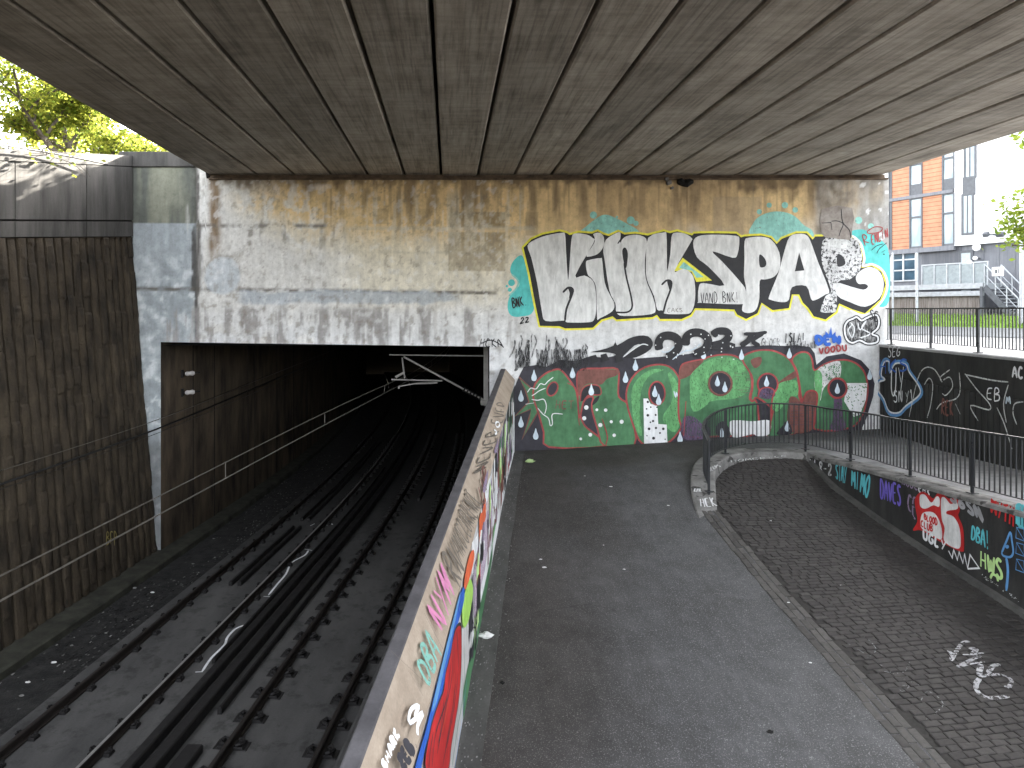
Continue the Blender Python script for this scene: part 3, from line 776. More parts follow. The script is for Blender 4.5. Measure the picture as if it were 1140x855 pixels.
pt.fill([(768, 212), (850, 184), (864, 196), (866, 300), (868, 388), (884, 300), (890, 210), (908, 186), (960, 190), (998, 215), (990, 240), (906, 388), (950, 376), (990, 395), (1012, 440), (1015, 540), (995, 605), (950, 616), (855, 614), (842, 596), (815, 592), (798, 520), (760, 430), (756, 330)], S, n=3)
pt.stroke([(838, 462), (865, 438), (890, 446), (884, 490), (862, 550), (846, 612)], .055, 'black'); pt.fill([(868, 440), (890, 448), (882, 490), (874, 470)], 'black')
pt.text('EAKS', [(868, 605), (955, 605), (950, 585), (872, 585)], .014, 'scribble')
pt.use(*Z5)
pt.fill([(-40, 240), (-15, 205), (60, 196), (185, 202), (204, 225), (194, 300), (168, 318), (62, 284), (115, 340), (205, 440), (238, 490), (230, 548), (206, 564), (0, 556), (-14, 550), (-10, 472), (15, 452), (125, 464), (40, 365), (-20, 315)], S, n=3)
pt.fill([(232, 230), (255, 212), (320, 207), (375, 225), (415, 290), (418, 370), (388, 418), (340, 433), (312, 440), (310, 530), (294, 590), (260, 610), (226, 604), (219, 580), (240, 490), (229, 420), (231, 330)], S, n=3)
pt.fill([(310, 302), (335, 317), (347, 345), (338, 366), (312, 364)], 'black')
pt.fill([(470, 207), (520, 192), (558, 198), (580, 230), (620, 340), (678, 488), (660, 512), (602, 543), (582, 533), (558, 468), (482, 474), (466, 540), (430, 553), (368, 540), (362, 520), (410, 400), (440, 290)], S, n=3)
pt.fill([(520, 290), (548, 385), (497, 390)], 'black', False)
pt.fill([(645, 230), (700, 207), (790, 207), (838, 242), (853, 320), (838, 388), (788, 432), (722, 450), (720, 588), (690, 608), (642, 606), (634, 592), (660, 520), (690, 490), (642, 350)], 'wornsilver', n=3)
pt.fill([(718, 452), (790, 470), (860, 487), (884, 470), (868, 456), (832, 455), (820, 420), (848, 384), (900, 367), (948, 396), (968, 460), (944, 533), (870, 577), (790, 553), (722, 518)], S, n=3)
pt.fill([(722, 300), (750, 310), (765, 345), (748, 362), (722, 360)], 'black')
pt.text('VAND.BNK!', [(0, 560), (210, 552), (205, 500), (0, 502)], .022, 'black'); pt.text('SM', [(645, 600), (705, 600), (700, 570), (650, 570)], .02, 'black')
pt.fill([(640, 60), (800, 55), (800, 170), (785, 225), (690, 212), (640, 195)], m_rough('spalled_concrete', (.20, .17, .15), (.36, .33, .30), 4, bs=18, bump=.6), n=2)
pt.stroke([(742, 60), (750, 130), (785, 172), (793, 215)], .03, 'black'); pt.stroke([(640, 135), (688, 132), (693, 172)], .03, 'black', smooth=False); pt.stroke([(690, 125), (722, 124), (752, 140), (738, 178), (730, 205)], .025, 'black')
pt.fill([(646, 245), (700, 222), (780, 225), (800, 260), (740, 270), (690, 262)], 'dirtywhite')
# tags round it
pt.stroke([(880, 178), (920, 155), (960, 160), (945, 182), (890, 190), (880, 178)], .03, 'red'); pt.text('R', [(868, 258), (898, 235), (882, 190), (852, 205)], .03, 'red'); pt.text('ENLIN', [(905, 250), (995, 205), (990, 160), (900, 200)], .03, 'red')
pt.stroke([(900, 280), (930, 255), (965, 245)], .02, 'black'); pt.stroke([(930, 295), (945, 270), (985, 238)], .02, 'black'); pt.stroke([(955, 290), (975, 278)], .02, 'black'); pt.disc((968, 300), 4, 'black')
bub = [(760, 690), (775, 655), (805, 640), (825, 632), (850, 650), (880, 635), (925, 620), (942, 650), (935, 690), (905, 720), (935, 735), (930, 765), (880, 772), (840, 755), (800, 768), (770, 745)]
pt.stroke(bub, .11, 'black', True); pt.fill(bub, 'soot'); pt.stroke(bub, .05, 'white', True)
pt.stroke([(790, 660), (812, 690), (800, 740), (780, 700), (800, 672)], .03, 'white'); pt.stroke([(830, 660), (842, 700), (875, 650), (850, 690), (895, 720), (840, 742)], .035, 'white'); pt.text('SE', [(890, 640), (940, 660), (945, 610), (895, 590)], .03, 'black')
pt.use(*Z4)
pt.text('BNK.', [(52, 585), (135, 565), (125, 515), (45, 535)], .036, 'black'); pt.text('22', [(88, 668), (145, 655), (140, 630), (95, 635)], .035, 'black')
pt.use(400, 180, 3.8); pt.text('HCKA', [(505, 785), (615, 785), (600, 750), (515, 750)], .03, 'black'); pt.stroke([(515, 770), (560, 755), (612, 785)], .03, 'black')
pt.build('silver_lettering', ab, 'silver block lettering with black shadow, yellow outline and teal clouds')

# --- green piece --------------------------------------------------
pt = Paint((1.9, WY, 0), (0, -1, 0), .003)
pt.use(*Z6)
k = 1036
bg = [(55, 790), (58, 440), (95, 350), (120, 302), (190, 292), (250, 302), (330, 262), (420, 268), (500, 242), (590, 250), (640, 240), (700, 238), (760, 255), (900, 245), (1000, 235), (1070, 228)] + [(x+k, y) for x, y in
     [(60, 222), (130, 200), (330, 185), (500, 178), (600, 182), (650, 176), (735, 188), (762, 225), (772, 290), (830, 242), (930, 225), (1030, 265), (1085, 325), (1108, 400), (1100, 470), (1060, 600), (1020, 690), (0, 760)]]
pt.fill(bg, 'night', False)
G = 'green'
def outlined(pts, m, edge='red', w=.05, n=3):
    pt.fill(pts, m, n=n); pt.stroke(pts, w, edge, True, n=n)
outlined([(92, 362), (165, 428), (215, 380), (225, 520), (170, 620), (110, 722), (150, 600), (162, 545), (65, 590), (150, 505), (130, 440)], G, 'brick', .045, 1)
outlined([(185, 402), (240, 345), (295, 320), (335, 322), (385, 380), (428, 455), (440, 560), (470, 640), (530, 690), (590, 760), (265, 765), (235, 680), (205, 570), (175, 480)], G)
outlined([(430, 440), (428, 350), (460, 316), (560, 312), (660, 316), (666, 400), (668, 475), (722, 520), (748, 610), (756, 755), (585, 758), (545, 660), (512, 540), (520, 480), (490, 478), (462, 510), (440, 600)], G)
pt.fill([(432, 440), (432, 352), (462, 320), (658, 320), (655, 352), (600, 372), (565, 405), (500, 398), (460, 420), (442, 470)], 'brick')
pt.fill([(448, 500), (452, 450), (470, 418), (510, 405), (552, 416), (558, 462), (500, 466), (470, 492)], 'black'); pt.stroke([(445, 505), (450, 450), (470, 418), (510, 405), (556, 416), (562, 462), (495, 466), (465, 500)], .035, 'red')
pt.fill([(515, 525), (525, 490), (555, 470), (545, 500)], 'black')
outlined([(712, 500), (725, 400), (790, 320), (880, 290), (960, 302), (1012, 360), (1048, 460), (1052, 560), (1030, 650), (960, 735), (880, 755), (800, 742), (758, 660)], G)
pt.fill([(740, 470), (770, 380), (850, 320), (930, 320), (850, 350), (800, 430), (790, 560), (800, 700), (760, 640)], 'lightgreen'); pt.fill([(950, 330), (1020, 420), (1040, 560), (990, 680), (920, 600), (980, 480)], 'lightgreen')
pt.ringed((285, 430), 28, 'night', 'red', .045, 42, .45)
pt.fill([(810, 485), (835, 485), (850, 515), (890, 528), (895, 632), (944, 636), (948, 740), (814, 746)], 'white', False)
for c, r in (((835, 505), 7), ((828, 545), 5), ((852, 535), 5), ((835, 582), 8), ((880, 580), 6), ((850, 622), 5), ((865, 615), 7), ((842, 660), 8), ((882, 655), 7), ((924, 660), 8), ((905, 684), 6), ((868, 714), 9), ((935, 720), 4), ((830, 700), 4), ((888, 535), 5)): pt.disc(c, r, 'black', n=9)
pt.ringed((888, 455), 46, 'night', 'red', .045, 68)
for c, r in (((480, 537), 13), ((541, 550), 8), ((592, 552), 10), ((468, 599), 12), ((561, 638), 12), ((624, 619), 9), ((684, 619), 12), ((503, 694), 11), ((448, 718), 8), ((641, 697), 10)): pt.disc(c, r, 'white', n=10)
for q in ([(140, 450), (160, 425), (190, 430), (215, 400), (240, 405), (260, 385), (290, 362)], [(165, 470), (185, 458), (210, 440), (245, 425)], [(165, 490), (200, 495), (235, 490), (250, 530), (240, 575)], [(200, 540), (230, 575), (262, 600), (272, 640), (285, 630), (285, 575), (345, 575)], [(130, 518), (180, 510)]): pt.stroke(q, .025, 'white')
pt.text('HET', [(300, 545), (415, 545), (415, 500), (305, 495)], .035, 'brick'); pt.text('WAP', [(990, 480), (1090, 450), (1085, 410), (985, 440)], .035, 'ice')
pt.stroke([(370, 395), (420, 440), (440, 640)], .03, 'red'); pt.use(*Z7)
outlined([(-25, 560), (-20, 380), (-10, 300), (30, 276), (120, 258), (150, 245), (230, 232), (300, 240), (360, 280), (392, 350), (398, 420), (385, 480), (400, 502), (420, 495), (435, 560), (420, 690), (240, 700), (30, 705), (-10, 640)], G)
pt.fill([(-20, 372), (-10, 304), (30, 280), (118, 264), (90, 300), (40, 352)], 'brick')
pt.fill([(40, 400), (60, 330), (150, 262), (240, 248), (310, 260), (370, 320), (385, 420), (320, 480), (180, 500), (60, 560)], 'lightgreen'); pt.fill([(150, 505), (390, 500), (400, 600), (200, 600)], G)
pt.fill([(0, 600), (60, 590), (110, 630), (160, 660), (140, 712), (0, 715)], 'plum')
outlined([(342, 256), (400, 216), (470, 205), (540, 215), (610, 255), (650, 320), (668, 400), (672, 480), (690, 502), (700, 560), (640, 690), (480, 700), (520, 560), (430, 480), (405, 500), (392, 480), (402, 420), (396, 350)], G)
pt.fill([(560, 385), (655, 322), (668, 352), (562, 405)], 'brick'); pt.fill([(540, 410), (650, 380), (664, 460), (620, 480), (545, 560), (520, 520)], 'lightgreen'); pt.fill([(395, 260), (450, 245), (450, 285), (420, 310), (398, 290)], 'brick')
pt.fill([(432, 470), (440, 430), (490, 418), (525, 440), (520, 470), (490, 490)], 'plum')
outlined([(628, 262), (668, 222), (718, 220), (745, 258), (758, 322), (812, 290), (880, 266), (950, 264), (1010, 290), (1050, 340), (1066, 420), (1058, 500), (1030, 590), (960, 655), (760, 660), (690, 505), (672, 400), (655, 320)], G)
pt.fill([(770, 330), (822, 290), (905, 272), (905, 365), (855, 385), (810, 430), (790, 500), (760, 420)], 'dirtywhite'); pt.fill([(762, 330), (800, 340), (800, 450), (770, 560), (762, 440)], 'lightgreen')
pt.fill([(945, 396), (1064, 396), (1056, 490), (1020, 580), (985, 590), (930, 500)], 'white', False)
random.seed(4)
for i in range(70):
    a, b = random.uniform(935, 1058), random.uniform(400, 585)
    if a + (b-400)*.25 < 1075 and a > 915 + max(0, (b-500)*.75): pt.stroke([(a, b), (a+random.uniform(-10, 10), b+random.uniform(4, 11))], .04, G)
for i in range(26):
    a, b = random.uniform(810, 900), random.uniform(285, 370); pt.stroke([(a, b), (a+6, b+8), (a-2, b+14)], .022, G)
pt.fill([(872, 485), (914, 485), (922, 580), (935, 660), (852, 662), (868, 580)], 'plum')
pt.fill([(612, 490), (650, 478), (680, 502), (708, 452), (740, 440), (775, 460), (772, 500), (752, 660), (612, 670)], 'brick')
for i in range(9): pt.stroke([(618, 508+i*16), (762, 505+i*16)], .014, 'plum', smooth=False)
pt.stroke([(672, 480), (684, 505), (702, 470), (716, 446), (748, 440), (774, 462), (765, 560), (752, 660)], .05, 'red')
pt.fill([(268, 622), (320, 610), (400, 616), (500, 612), (496, 690), (430, 702), (400, 690), (290, 708)], 'white')
pt.fill([(190, 690), (195, 640), (230, 615), (262, 650), (268, 710)], 'night'); pt.fill([(540, 690), (575, 640), (600, 612), (625, 650), (620, 690)], 'night')
for i in range(40):
    a, b = random.uniform(285, 385), random.uniform(330, 495); pt.stroke([(a, b), (a+random.uniform(12, 34), b+2)], .014, 'scribble', smooth=False)
pt.ringed((215, 398), 66, 'night', 'brick', .06, 68); pt.ringed((488, 402), 58, 'night', 'red', .05, 62); pt.ringed((890, 425), 53, 'night', 'red', .06, 57)
pt.fill([(432, 470), (445, 432), (488, 420), (524, 440), (530, 470), (490, 482)], 'plum'); pt.stroke([(432, 476), (445, 434), (488, 420), (526, 442), (512, 500), (500, 690)], .04, 'red')
for c in ((118, 225), (337, 230), (612, 222), (198, 382), (241, 416), (481, 384), (889, 425), (1075, 345), (223, 676), (600, 642)): pt.drop(c, 62)
pt.use(*Z6)
for c in ((178, 350), (400, 333), (103, 468), (103, 617), (188, 687), (705, 360), (762, 290), (508, 432), (874, 442), (896, 488), (1019, 706)): pt.drop(c, 66)
pt.stroke([(570, 600), (600, 700), (590, 755)], .03, 'red'); pt.stroke([(1053, 500), (1040, 700)], .04, 'red')
# smoke-like black lettering along the top
random.seed(11)
for i in range(46):
    a = random.uniform(60, 480); b = random.uniform(110, 250); h = random.uniform(60, 150); s_ = random.uniform(-35, 10)
    pt.stroke([(a, min(b, 200)), (a-s_*.2+random.uniform(-10, 10), b+h*.3), (a+s_*.4, min(b+h*.7, 310)), (a+s_, min(b+h, 325))], random.uniform(.025, .07), 'soot')
for i in range(16):
    a = random.uniform(70, 460); pt.fill([(a, 200), (a+14, 230), (a+20, 290), (a-10, 310), (a-26, 290), (a-8, 240)], 'soot')
pt.fill([(500, 218), (560, 205), (635, 180), (645, 146), (656, 178), (720, 140), (780, 122), (835, 126), (862, 160), (850, 200), (790, 238), (740, 252), (690, 246), (745, 205), (790, 172), (755, 180), (700, 232), (672, 250), (640, 226), (580, 218)], 'black', n=2)
for (a, b) in ((500, 240), (560, 232), (640, 236)): pt.fill([(a, b), (a+34, b-8), (a+52, b+30), (a+10, b+44)], 'black', False)
pt.stroke([(690, 246), (745, 205), (800, 172), (835, 178)], .03, 'white')
pt.stroke([(900, 205), (895, 165), (915, 130), (960, 122), (1000, 140), (1010, 180), (985, 220), (940, 246)], .24, 'black'); pt.stroke([(912, 215), (950, 215), (985, 185)], .03, 'ice')
pt.stroke([(1052, 180), (1056, 130), (1095, 105), (1150, 112), (1180, 150), (1160, 200), (1100, 230)], .24, 'black'); pt.stroke([(975, 260), (1020, 225), (1060, 205)], .03, 'ice')
pt.use(*Z7)
pt.stroke([(168, 122), (200, 98), (250, 100), (262, 130), (225, 165), (170, 182), (300, 182)], .22, 'black'); pt.stroke([(350, 112), (420, 112), (482, 102)], .1, 'black'); pt.stroke([(395, 110), (375, 150), (330, 180)], .16, 'black'); pt.stroke([(465, 105), (400, 150), (440, 182)], .13, 'black'); pt.stroke([(10, 212), (60, 200), (105, 165)], .03, 'ice')
for i in range(36):
    a = random.uniform(-200, 300); b = random.uniform(110, 262); pt.disc((a, b), 4, 'white', n=6)
pt.text('GEOER', [(450, 180), (562, 180), (560, 140), (452, 140)], .03, 'soot'); pt.text('ISLA!', [(583, 162), (708, 162), (708, 108), (586, 108)], .05, 'black', smooth=False)
for i in range(9): pt.fill([(590+i*20, 195), (590+i*20, 170-(i % 3)*8), (604+i*20, 168-(i % 3)*8), (606+i*20, 196)], 'soot', False)
pt.text('DEN', [(765, 172), (915, 165), (912, 122), (760, 128)], .105, 'blue'); pt.fill([(815, 135), (818, 95), (838, 118), (850, 70), (858, 118), (876, 98), (878, 135)], 'blue', False)
pt.text('VOODU', [(782, 228), (950, 205), (945, 172), (780, 192)], .05, 'red')
pt.build('green_lettering', ab, 'green letters with red outlines and pale drops on a black ground')

# ================================================================== road bridge
br = empty('road_bridge', (2.8, 11, 7.92), 'concrete beam bridge deck overhead with dark joints between its long beams', 'bridge')
JX = [-.231 + 1.0555*k for k in range(-5, 13)]
edges = [-6.92] + JX
random.seed(5)
for a, b in zip(edges, edges[1:]):
    mb = MB(); dz = random.uniform(-.012, .012)
    mb.box((a+.033, 2.2, 7.92+dz), (b-.033, 20.86, 8.72), 0, .03)
    mb.build('concrete_beam', M['beam'], br)
mb = MB(); mb.box((-6.9, 2.2, 8.725), (12.42, 20.86, 9.05)); mb.build('deck_slab', M['dirtyconc'], br)
for a, b in ((-6.98, -6.7), (12.2, 12.48)):
    mb = MB(); mb.box((a, 2.2, 9.052), (b, 20.86, 9.3), 0, .03); mb.build('edge_parapet', M['dirtyconc'], br)
mb = MB(); mb.box((-6.8, 2.3, 7.2), (12.4, 3.1, 7.9), 0, .03); mb.box((-6.6, 2.35, -3.9), (-5.9, 3.05, 7.2), 0, .05); mb.box((11.4, 2.35, -.5), (12.1, 3.05, 7.2), 0, .05); mb.build('pier_frame', M['dirtyconc'], br)
# broken fitting under the deck edge
q = onplane(758, 205, Vector((0, WY, 0)), Vector((0, 1, 0)))
bk = empty('broken_fitting', tuple(q), 'small broken fitting with a dark ragged stub under the deck edge above the silver lettering', 'fitting')
mb = MB(); random.seed(2)
mb.tube([(q.x-.12+.09*k, WY-.06, q.z+.04+random.uniform(-.03, .03)) for k in range(6)], [.07, .11, .09, .12, .1, .05], 7); mb.build('stub', M['soot'], bk)
mb = MB()
for dx, dz, s_ in ((-.36, .04, .13), (-.42, .14, .09), (-.27, -.12, .08)): mb.obox((q.x+dx, WY-.05, q.z+dz), (.95, 0, .3), (0, 1, 0), (-.3, 0, .95), (-s_/2, s_/2), (-.05, .05), (-s_/2, s_/2), 0, .02)
mb.build('mount', M['kerb'], bk)
# ================================================================== left retaining wall
rw = empty('cutting_wall', (-9, 16, -3), 'tall grimy ribbed concrete retaining wall left of the railway with smooth panels along its top', 'wall')
DL = Vector((.118, 1, 0)).normalized(); NL = Vector((DL.y, -DL.x, 0))
ZB = lambda Y: 6.13 - .108*(20-Y)            # underside of the smooth upper panels
ZTOP = lambda Y: 8.45 - .19*(20-Y)
random.seed(3)
ribs = []; s0 = 0.
while s0 < 15: ribs.append((s0, random.uniform(-.02, .02), random.random())); s0 += random.uniform(.26, .34)
mb = MB(); rows = []
NZ = 170; Ys = [20. - .017*k for k in range(560)]
ri = 0
for Y in Ys:
    s = (20-Y)*1.007
    while ri+1 < len(ribs) and ribs[ri+1][0] <= s: ri += 1
    d = s - ribs[ri][0]; nxt = ribs[ri+1][0] if ri+1 < len(ribs) else s+1
    g = min(d, nxt-s); groove = -.13*(1-ss(.018, .034, g)) + .018*ss(.03, .13, g); rr = ribs[ri][1]; ph = ribs[ri][2]*50
    zb, zt = -3.1, ZB(Y); col = []
    for k in range(NZ+1):
        t = k/NZ; z = lerp(zb, zt, t)
        X = lerp(-10.74+.123*Y, LX(Y)-.02, t)
        e = .012*fb(s*2.2+ph, z*3.2, 5, 4) + .014*abs(noise.noise(Vector((s*5+ph, z*6, 1)))) + groove + rr
        e += .018*(noise.cell(Vector((ri*7.3+.5, math.floor(z*2.3+ph), .5)))-.5) if g > .03 else 0
        e *= .3 if k in (0, NZ) else 1
        col.append((X+e, Y, z))
    rows.append(col)
mb.loft(rows)
ribw = mb.build('ribbed_face', M['ribbed'], rw)
# upper panels
for (a, b, lo, hi) in [(y0, y1, p, q) for (y0, y1) in ((19.96, 17.9), (17.87, 15.42), (15.39, 12.9), (12.87, 10)) for p, q in ((0., .19), (.2, .86))]:
    mb = MB(); f = lambda Y, t: lerp(ZB(Y), ZTOP(Y), t)
    mb.loft([[(LX(y)-.3, y, f(y, lo)+.02), (LX(y)+.0, y, f(y, lo)+.02), (LX(y)+.0, y, f(y, hi)), (LX(y)-.3, y, f(y, hi))] for y in (a, b)], 0, True)
    mb.face([(LX(a)-.3, a, f(a, lo)+.02), (LX(a), a, f(a, lo)+.02), (LX(a), a, f(a, hi)), (LX(a)-.3, a, f(a, hi))]); mb.face([(LX(b)-.3, b, f(b, hi)), (LX(b), b, f(b, hi)), (LX(b), b, f(b, lo)+.02), (LX(b)-.3, b, f(b, lo)+.02)])
    mb.build('panel', M['dirtyconc'], rw)
mb = MB(); mb.loft([[(LX(y)-.5, y, ZB(y)-.3), (LX(y)-.06, y, ZB(y)+.01), (LX(y)-.06, y, ZTOP(y)-.1), (LX(y)-.5, y, ZTOP(y)-.1)] for y in (20, 15, 8, 6)]); mb.build('wall_core', M['soot'], rw)
mb = MB(); mb.loft([[(LX(y)-.55, y, lerp(ZB(y), ZTOP(y), .87)), (LX(y)+.004, y, lerp(ZB(y), ZTOP(y), .87)), (LX(y)+.004, y, ZTOP(y)), (LX(y)-.55, y, ZTOP(y)+.02)] for y in (19.97, 15, 10, 6)], 0, True); mb.build('coping', M['dirtyconc'], rw)
PL0 = Vector((-10.74+.123*16+.3, 16, -1.5)); vv = (Vector((LX(16), 16, ZB(16))) - Vector((-10.74+.123*16, 16, -3.1))).normalized(); nn = DL.cross(vv); nn = nn if nn.x > 0 else -nn
pt = Paint(Vector((-10.74+.123*16, 16, -3.1)) + nn*.05, nn, .02).use(0, 400, 2.85)
pt.text('BFP', [(335, 588), (372, 590), (370, 548), (336, 548)], .03, m_plain('dull_ochre', (.22, .18, .06))); pt.build('spray_tag', rw)

# ================================================================== tunnel
tn = empty('railway_tunnel', (-3.5, 21, -2.8), 'dark concrete railway tunnel lining running away behind the abutment', 'tunnel')
tY = [20.3 + 3*k for k in range(20)]
XL = lambda Y: -8.23 + cc(Y) - cc(20); XR = lambda Y: 1.15 + cc(Y) - cc(20)
mb = MB(); mb.loft([[(XL(y), y, -3.1), (XL(y), y, 3.6), (XL(y)-.5, y, 3.6), (XL(y)-.5, y, -3.1)] for y in [20.0] + tY[1:]]); mb.face([(XL(20), 20.004, -3.1), (XL(20), 20.004, 3.1), (XL(20)-.04, 20.004, 3.1), (XL(20)-.04, 20.004, -3.1)]); mb.build('left_lining', M['tunnel'], tn)
mb = MB()
for y in [21.9, 23.4, 26.3, 27.0, 29.6, 32, 34.4]: mb.tube([(XL(y)+.0, y, -3), (XL(y)+.0, y, 3.1)], .018, 4)
mb.build('lining_joint', M['soot'], tn)
mb = MB(); mb.loft([[(XR(y)+.5, y, -3.1), (XR(y)+.5, y, 3.6), (XR(y), y, 3.6), (XR(y), y, -3.1)] for y in [20.004] + tY[1:]]); mb.build('right_lining', M['tunnel'], tn)
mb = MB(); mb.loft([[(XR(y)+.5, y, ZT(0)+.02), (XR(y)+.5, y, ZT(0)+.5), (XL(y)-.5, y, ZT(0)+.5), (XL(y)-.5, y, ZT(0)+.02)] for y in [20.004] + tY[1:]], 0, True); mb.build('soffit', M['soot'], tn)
y = tY[-1]; mb = MB(); mb.box((XL(y)-.6, y, -3.2), (XR(y)+.6, y+.3, 3.7)); mb.build('dark_end_cap', M['soot'], tn)  # end cap added to keep daylight out of the tunnel

# ================================================================== railway
def strip(name, o0, o1, z0, z1, mat, y0=1., y1=77., lip=.25, kind='structure'):
    mb = MB(); rows = []; y = y0
    while y < y1:
        c = cc(y); n = 7
        rows.append([(c+o0, y, z0-lip)] + [(c+lerp(o0, o1, k/n), y, lerp(z0, z1, k/n)) for k in range(n+1)] + [(c+o1, y, z1-lip)])
        y += .8
    mb.loft([list(reversed(r)) for r in rows]) ; return tag(mb.build(name, mat), kind=kind)
RZ = CAMZ - 6.66
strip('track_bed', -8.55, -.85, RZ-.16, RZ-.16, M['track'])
strip('drainage_cess', -10.9, -8.56, -3.02, -3.0, M['ditch'])
mb = MB(); rows = []; random.seed(9)
y = 3.
while y < 70:
    c = cc(y); j = .03*noise.noise(Vector((y*1.3, 0, 0)))
    rows.append([(c-10.85, y, -2.80+j), (c-10.22+j, y, -2.83), (c-10.18+j, y, -2.87), (c-10.17+j, y, -3.1)]); y += .4
mb.loft([list(reversed(r)) for r in rows]); tag(mb.build('wall_ledge', m_rough('mossy_ledge', (.018, .018, .014), (.055, .055, .042), 2.5)), kind='structure')
mb = MB(); rows = []; y = 2.
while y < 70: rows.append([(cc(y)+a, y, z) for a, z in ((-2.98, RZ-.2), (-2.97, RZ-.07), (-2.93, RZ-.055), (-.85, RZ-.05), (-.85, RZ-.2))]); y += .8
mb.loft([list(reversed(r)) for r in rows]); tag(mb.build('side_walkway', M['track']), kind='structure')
RP = [(-.07, -.145), (.07, -.145), (.068, -.128), (.016, -.112), (.012, -.048), (.034, -.036), (.036, -.006), (-.036, -.006), (-.034, -.036), (-.012, -.048), (-.016, -.112), (-.068, -.128)]
def rail(o, parent, bright):
    mb = MB(); y = 2.; rows = []
    while y < 75:
        c = cc(y)+o; rows.append([(c+a, y, RZ+z) for a, z in RP]); y += .6
    mb.loft([list(reversed(r)) for r in rows], 0, True); r_ = mb.build('rail', M['rail'], parent)
    mb = MB(); y = 2.; rows = []
    while y < 75:
        c = cc(y)+o; rows.append([(c-.026, y, RZ-.006), (c-.022, y, RZ), (c+.022, y, RZ), (c+.026, y, RZ-.006)]); y += .6
    mb.loft([list(reversed(r)) for r in rows]); mb.build('running_surface', M['railhead'] if bright else M['rail'], r_)
def fasteners(o, parent, y0, step, n, big):
    mb = MB(); s_ = 1.5 if big else 1.
    mb.box((-.18*s_, -.075*s_, -.165), (.18*s_, .075*s_, -.147), 0, .004)
    for sx in (-1, 1):
        mb.box((sx*.125-.055*s_, -.07*s_, -.16), (sx*.125+.055*s_, .07*s_, -.115), 0, .01)
        mb.tube([(sx*.09, -.05*s_, -.10), (sx*.15, -.05*s_, -.075), (sx*(.15+.03*s_), 0, -.085), (sx*.15, .05*s_, -.075), (sx*.09, .05*s_, -.10)], .016*s_, 5)
        mb.tube([(sx*.15, 0, -.12), (sx*.15, 0, -.05)], .02*s_, 6)
    f0 = mb.build('fastener', M['iron'])
    for k in range(n):
        y = y0 + k*step
        f = f0 if k == 0 else f0.copy()
        if k: COL.objects.link(f)
        f.parent = parent
        f.location = Vector((cc(y)+o, y, RZ)) - Vector(parent.location); f.rotation_euler.z = -math.atan(.11)
tr1 = empty('railway_track', (cc(12)-7.4, 12, RZ-.15), 'left railway track beside the ribbed wall with one bright worn rail', 'railway track', 'railway tracks into the tunnel')
tr2 = empty('railway_track', (cc(12)-4., 12, RZ-.15), 'right railway track beside the graffiti barrier with dull dark rails and bulky fasteners', 'railway track', 'railway tracks into the tunnel')
rail(-8.10, tr1, False); rail(-6.67, tr1, True); rail(-4.74, tr2, False); rail(-3.29, tr2, False)
fasteners(-8.10, tr1, 9, .72, 40, False); fasteners(-6.67, tr1, 8.6, .72, 42, False); fasteners(-4.74, tr2, 8.8, .72, 42, True); fasteners(-3.29, tr2, 8.6, .72, 42, True)
def bar(name, o, y0, y1, w, h, label, cat='trough', mat=None, group=None, zz=None):
    mb = MB(); rows = []; n = max(2, int((y1-y0)/.8)); z = RZ-.155 if zz is None else zz
    for k in range(n+1):
        y = lerp(y0, y1, k/n); c = cc(y)+o
        rows.append([(c+w/2, y, z), (c+w/2, y, z+h-.02), (c+w/2-.02, y, z+h), (c-w/2+.02, y, z+h), (c-w/2, y, z+h-.02), (c-w/2, y, z)])
    mb.loft(rows, 0, True); mb.face(list(reversed(rows[0]))); mb.face(rows[-1])
    return tag(mb.build(name, mat or M['iron']), label, cat, group)
bar('cable_trough', -5.98, 6, 60, .17, .15, 'long low black trough along the middle between the tracks, nearest the left track', group='black troughs between the tracks')
bar('cable_trough', -5.62, 6, 60, .2, .19, 'taller long black trough between the tracks, nearer the right track', group='black troughs between the tracks')
bar('cable_trough', -5.32, 11.8, 19., .07, .12, 'thin short black strip on the right side of the paired troughs', group='black troughs between the tracks')
bar('cable_trough', -5.25, 4, 10.8, .26, .12, 'short wide dark trough at the bottom edge of the photo beside the paired troughs', group='black troughs between the tracks')
bar('cable_trough', -6.2, 13.5, 30, .07, .1, 'thin dark strip next to the white chalk marks between the tracks', group='black troughs between the tracks')
for k, (y0, y1) in enumerate(((17.3, 21.8), (22.6, 36))):
    for dx in (-.11, .11):
        bar('guard_strip', -7.42+dx, y0, y1, .09, .11, ('left' if dx < 0 else 'right') + ' one of the pair of ' + ['short dark strips between the left rails outside the tunnel', 'long dark strips between the left rails inside the tunnel'][k], 'strip', group='dark strips in the left track')
bar('guard_strip', -4.1, 25, 40, .09, .11, 'dark strip between the right rails deep in the tunnel', 'strip')
tb = bpy.data.objects['track_bed']
pt = Paint((-4.6, 14, RZ-.157), (0, 0, 1), .003).use(200, 500, 2.408)
for q in ([(42, 598), (62, 597)], [(60, 597), (85, 560), (120, 525), (128, 505), (150, 482), (180, 470)], [(160, 488), (182, 470)], [(225, 395), (245, 396)], [(238, 392), (262, 362), (285, 335), (300, 305), (335, 285), (345, 272)], [(335, 268), (355, 272)], [(350, 206), (362, 200)], [(392, 205), (405, 200), (410, 203)]): pt.stroke(q, .05, 'white')
pt.build('chalk_marks', tb)

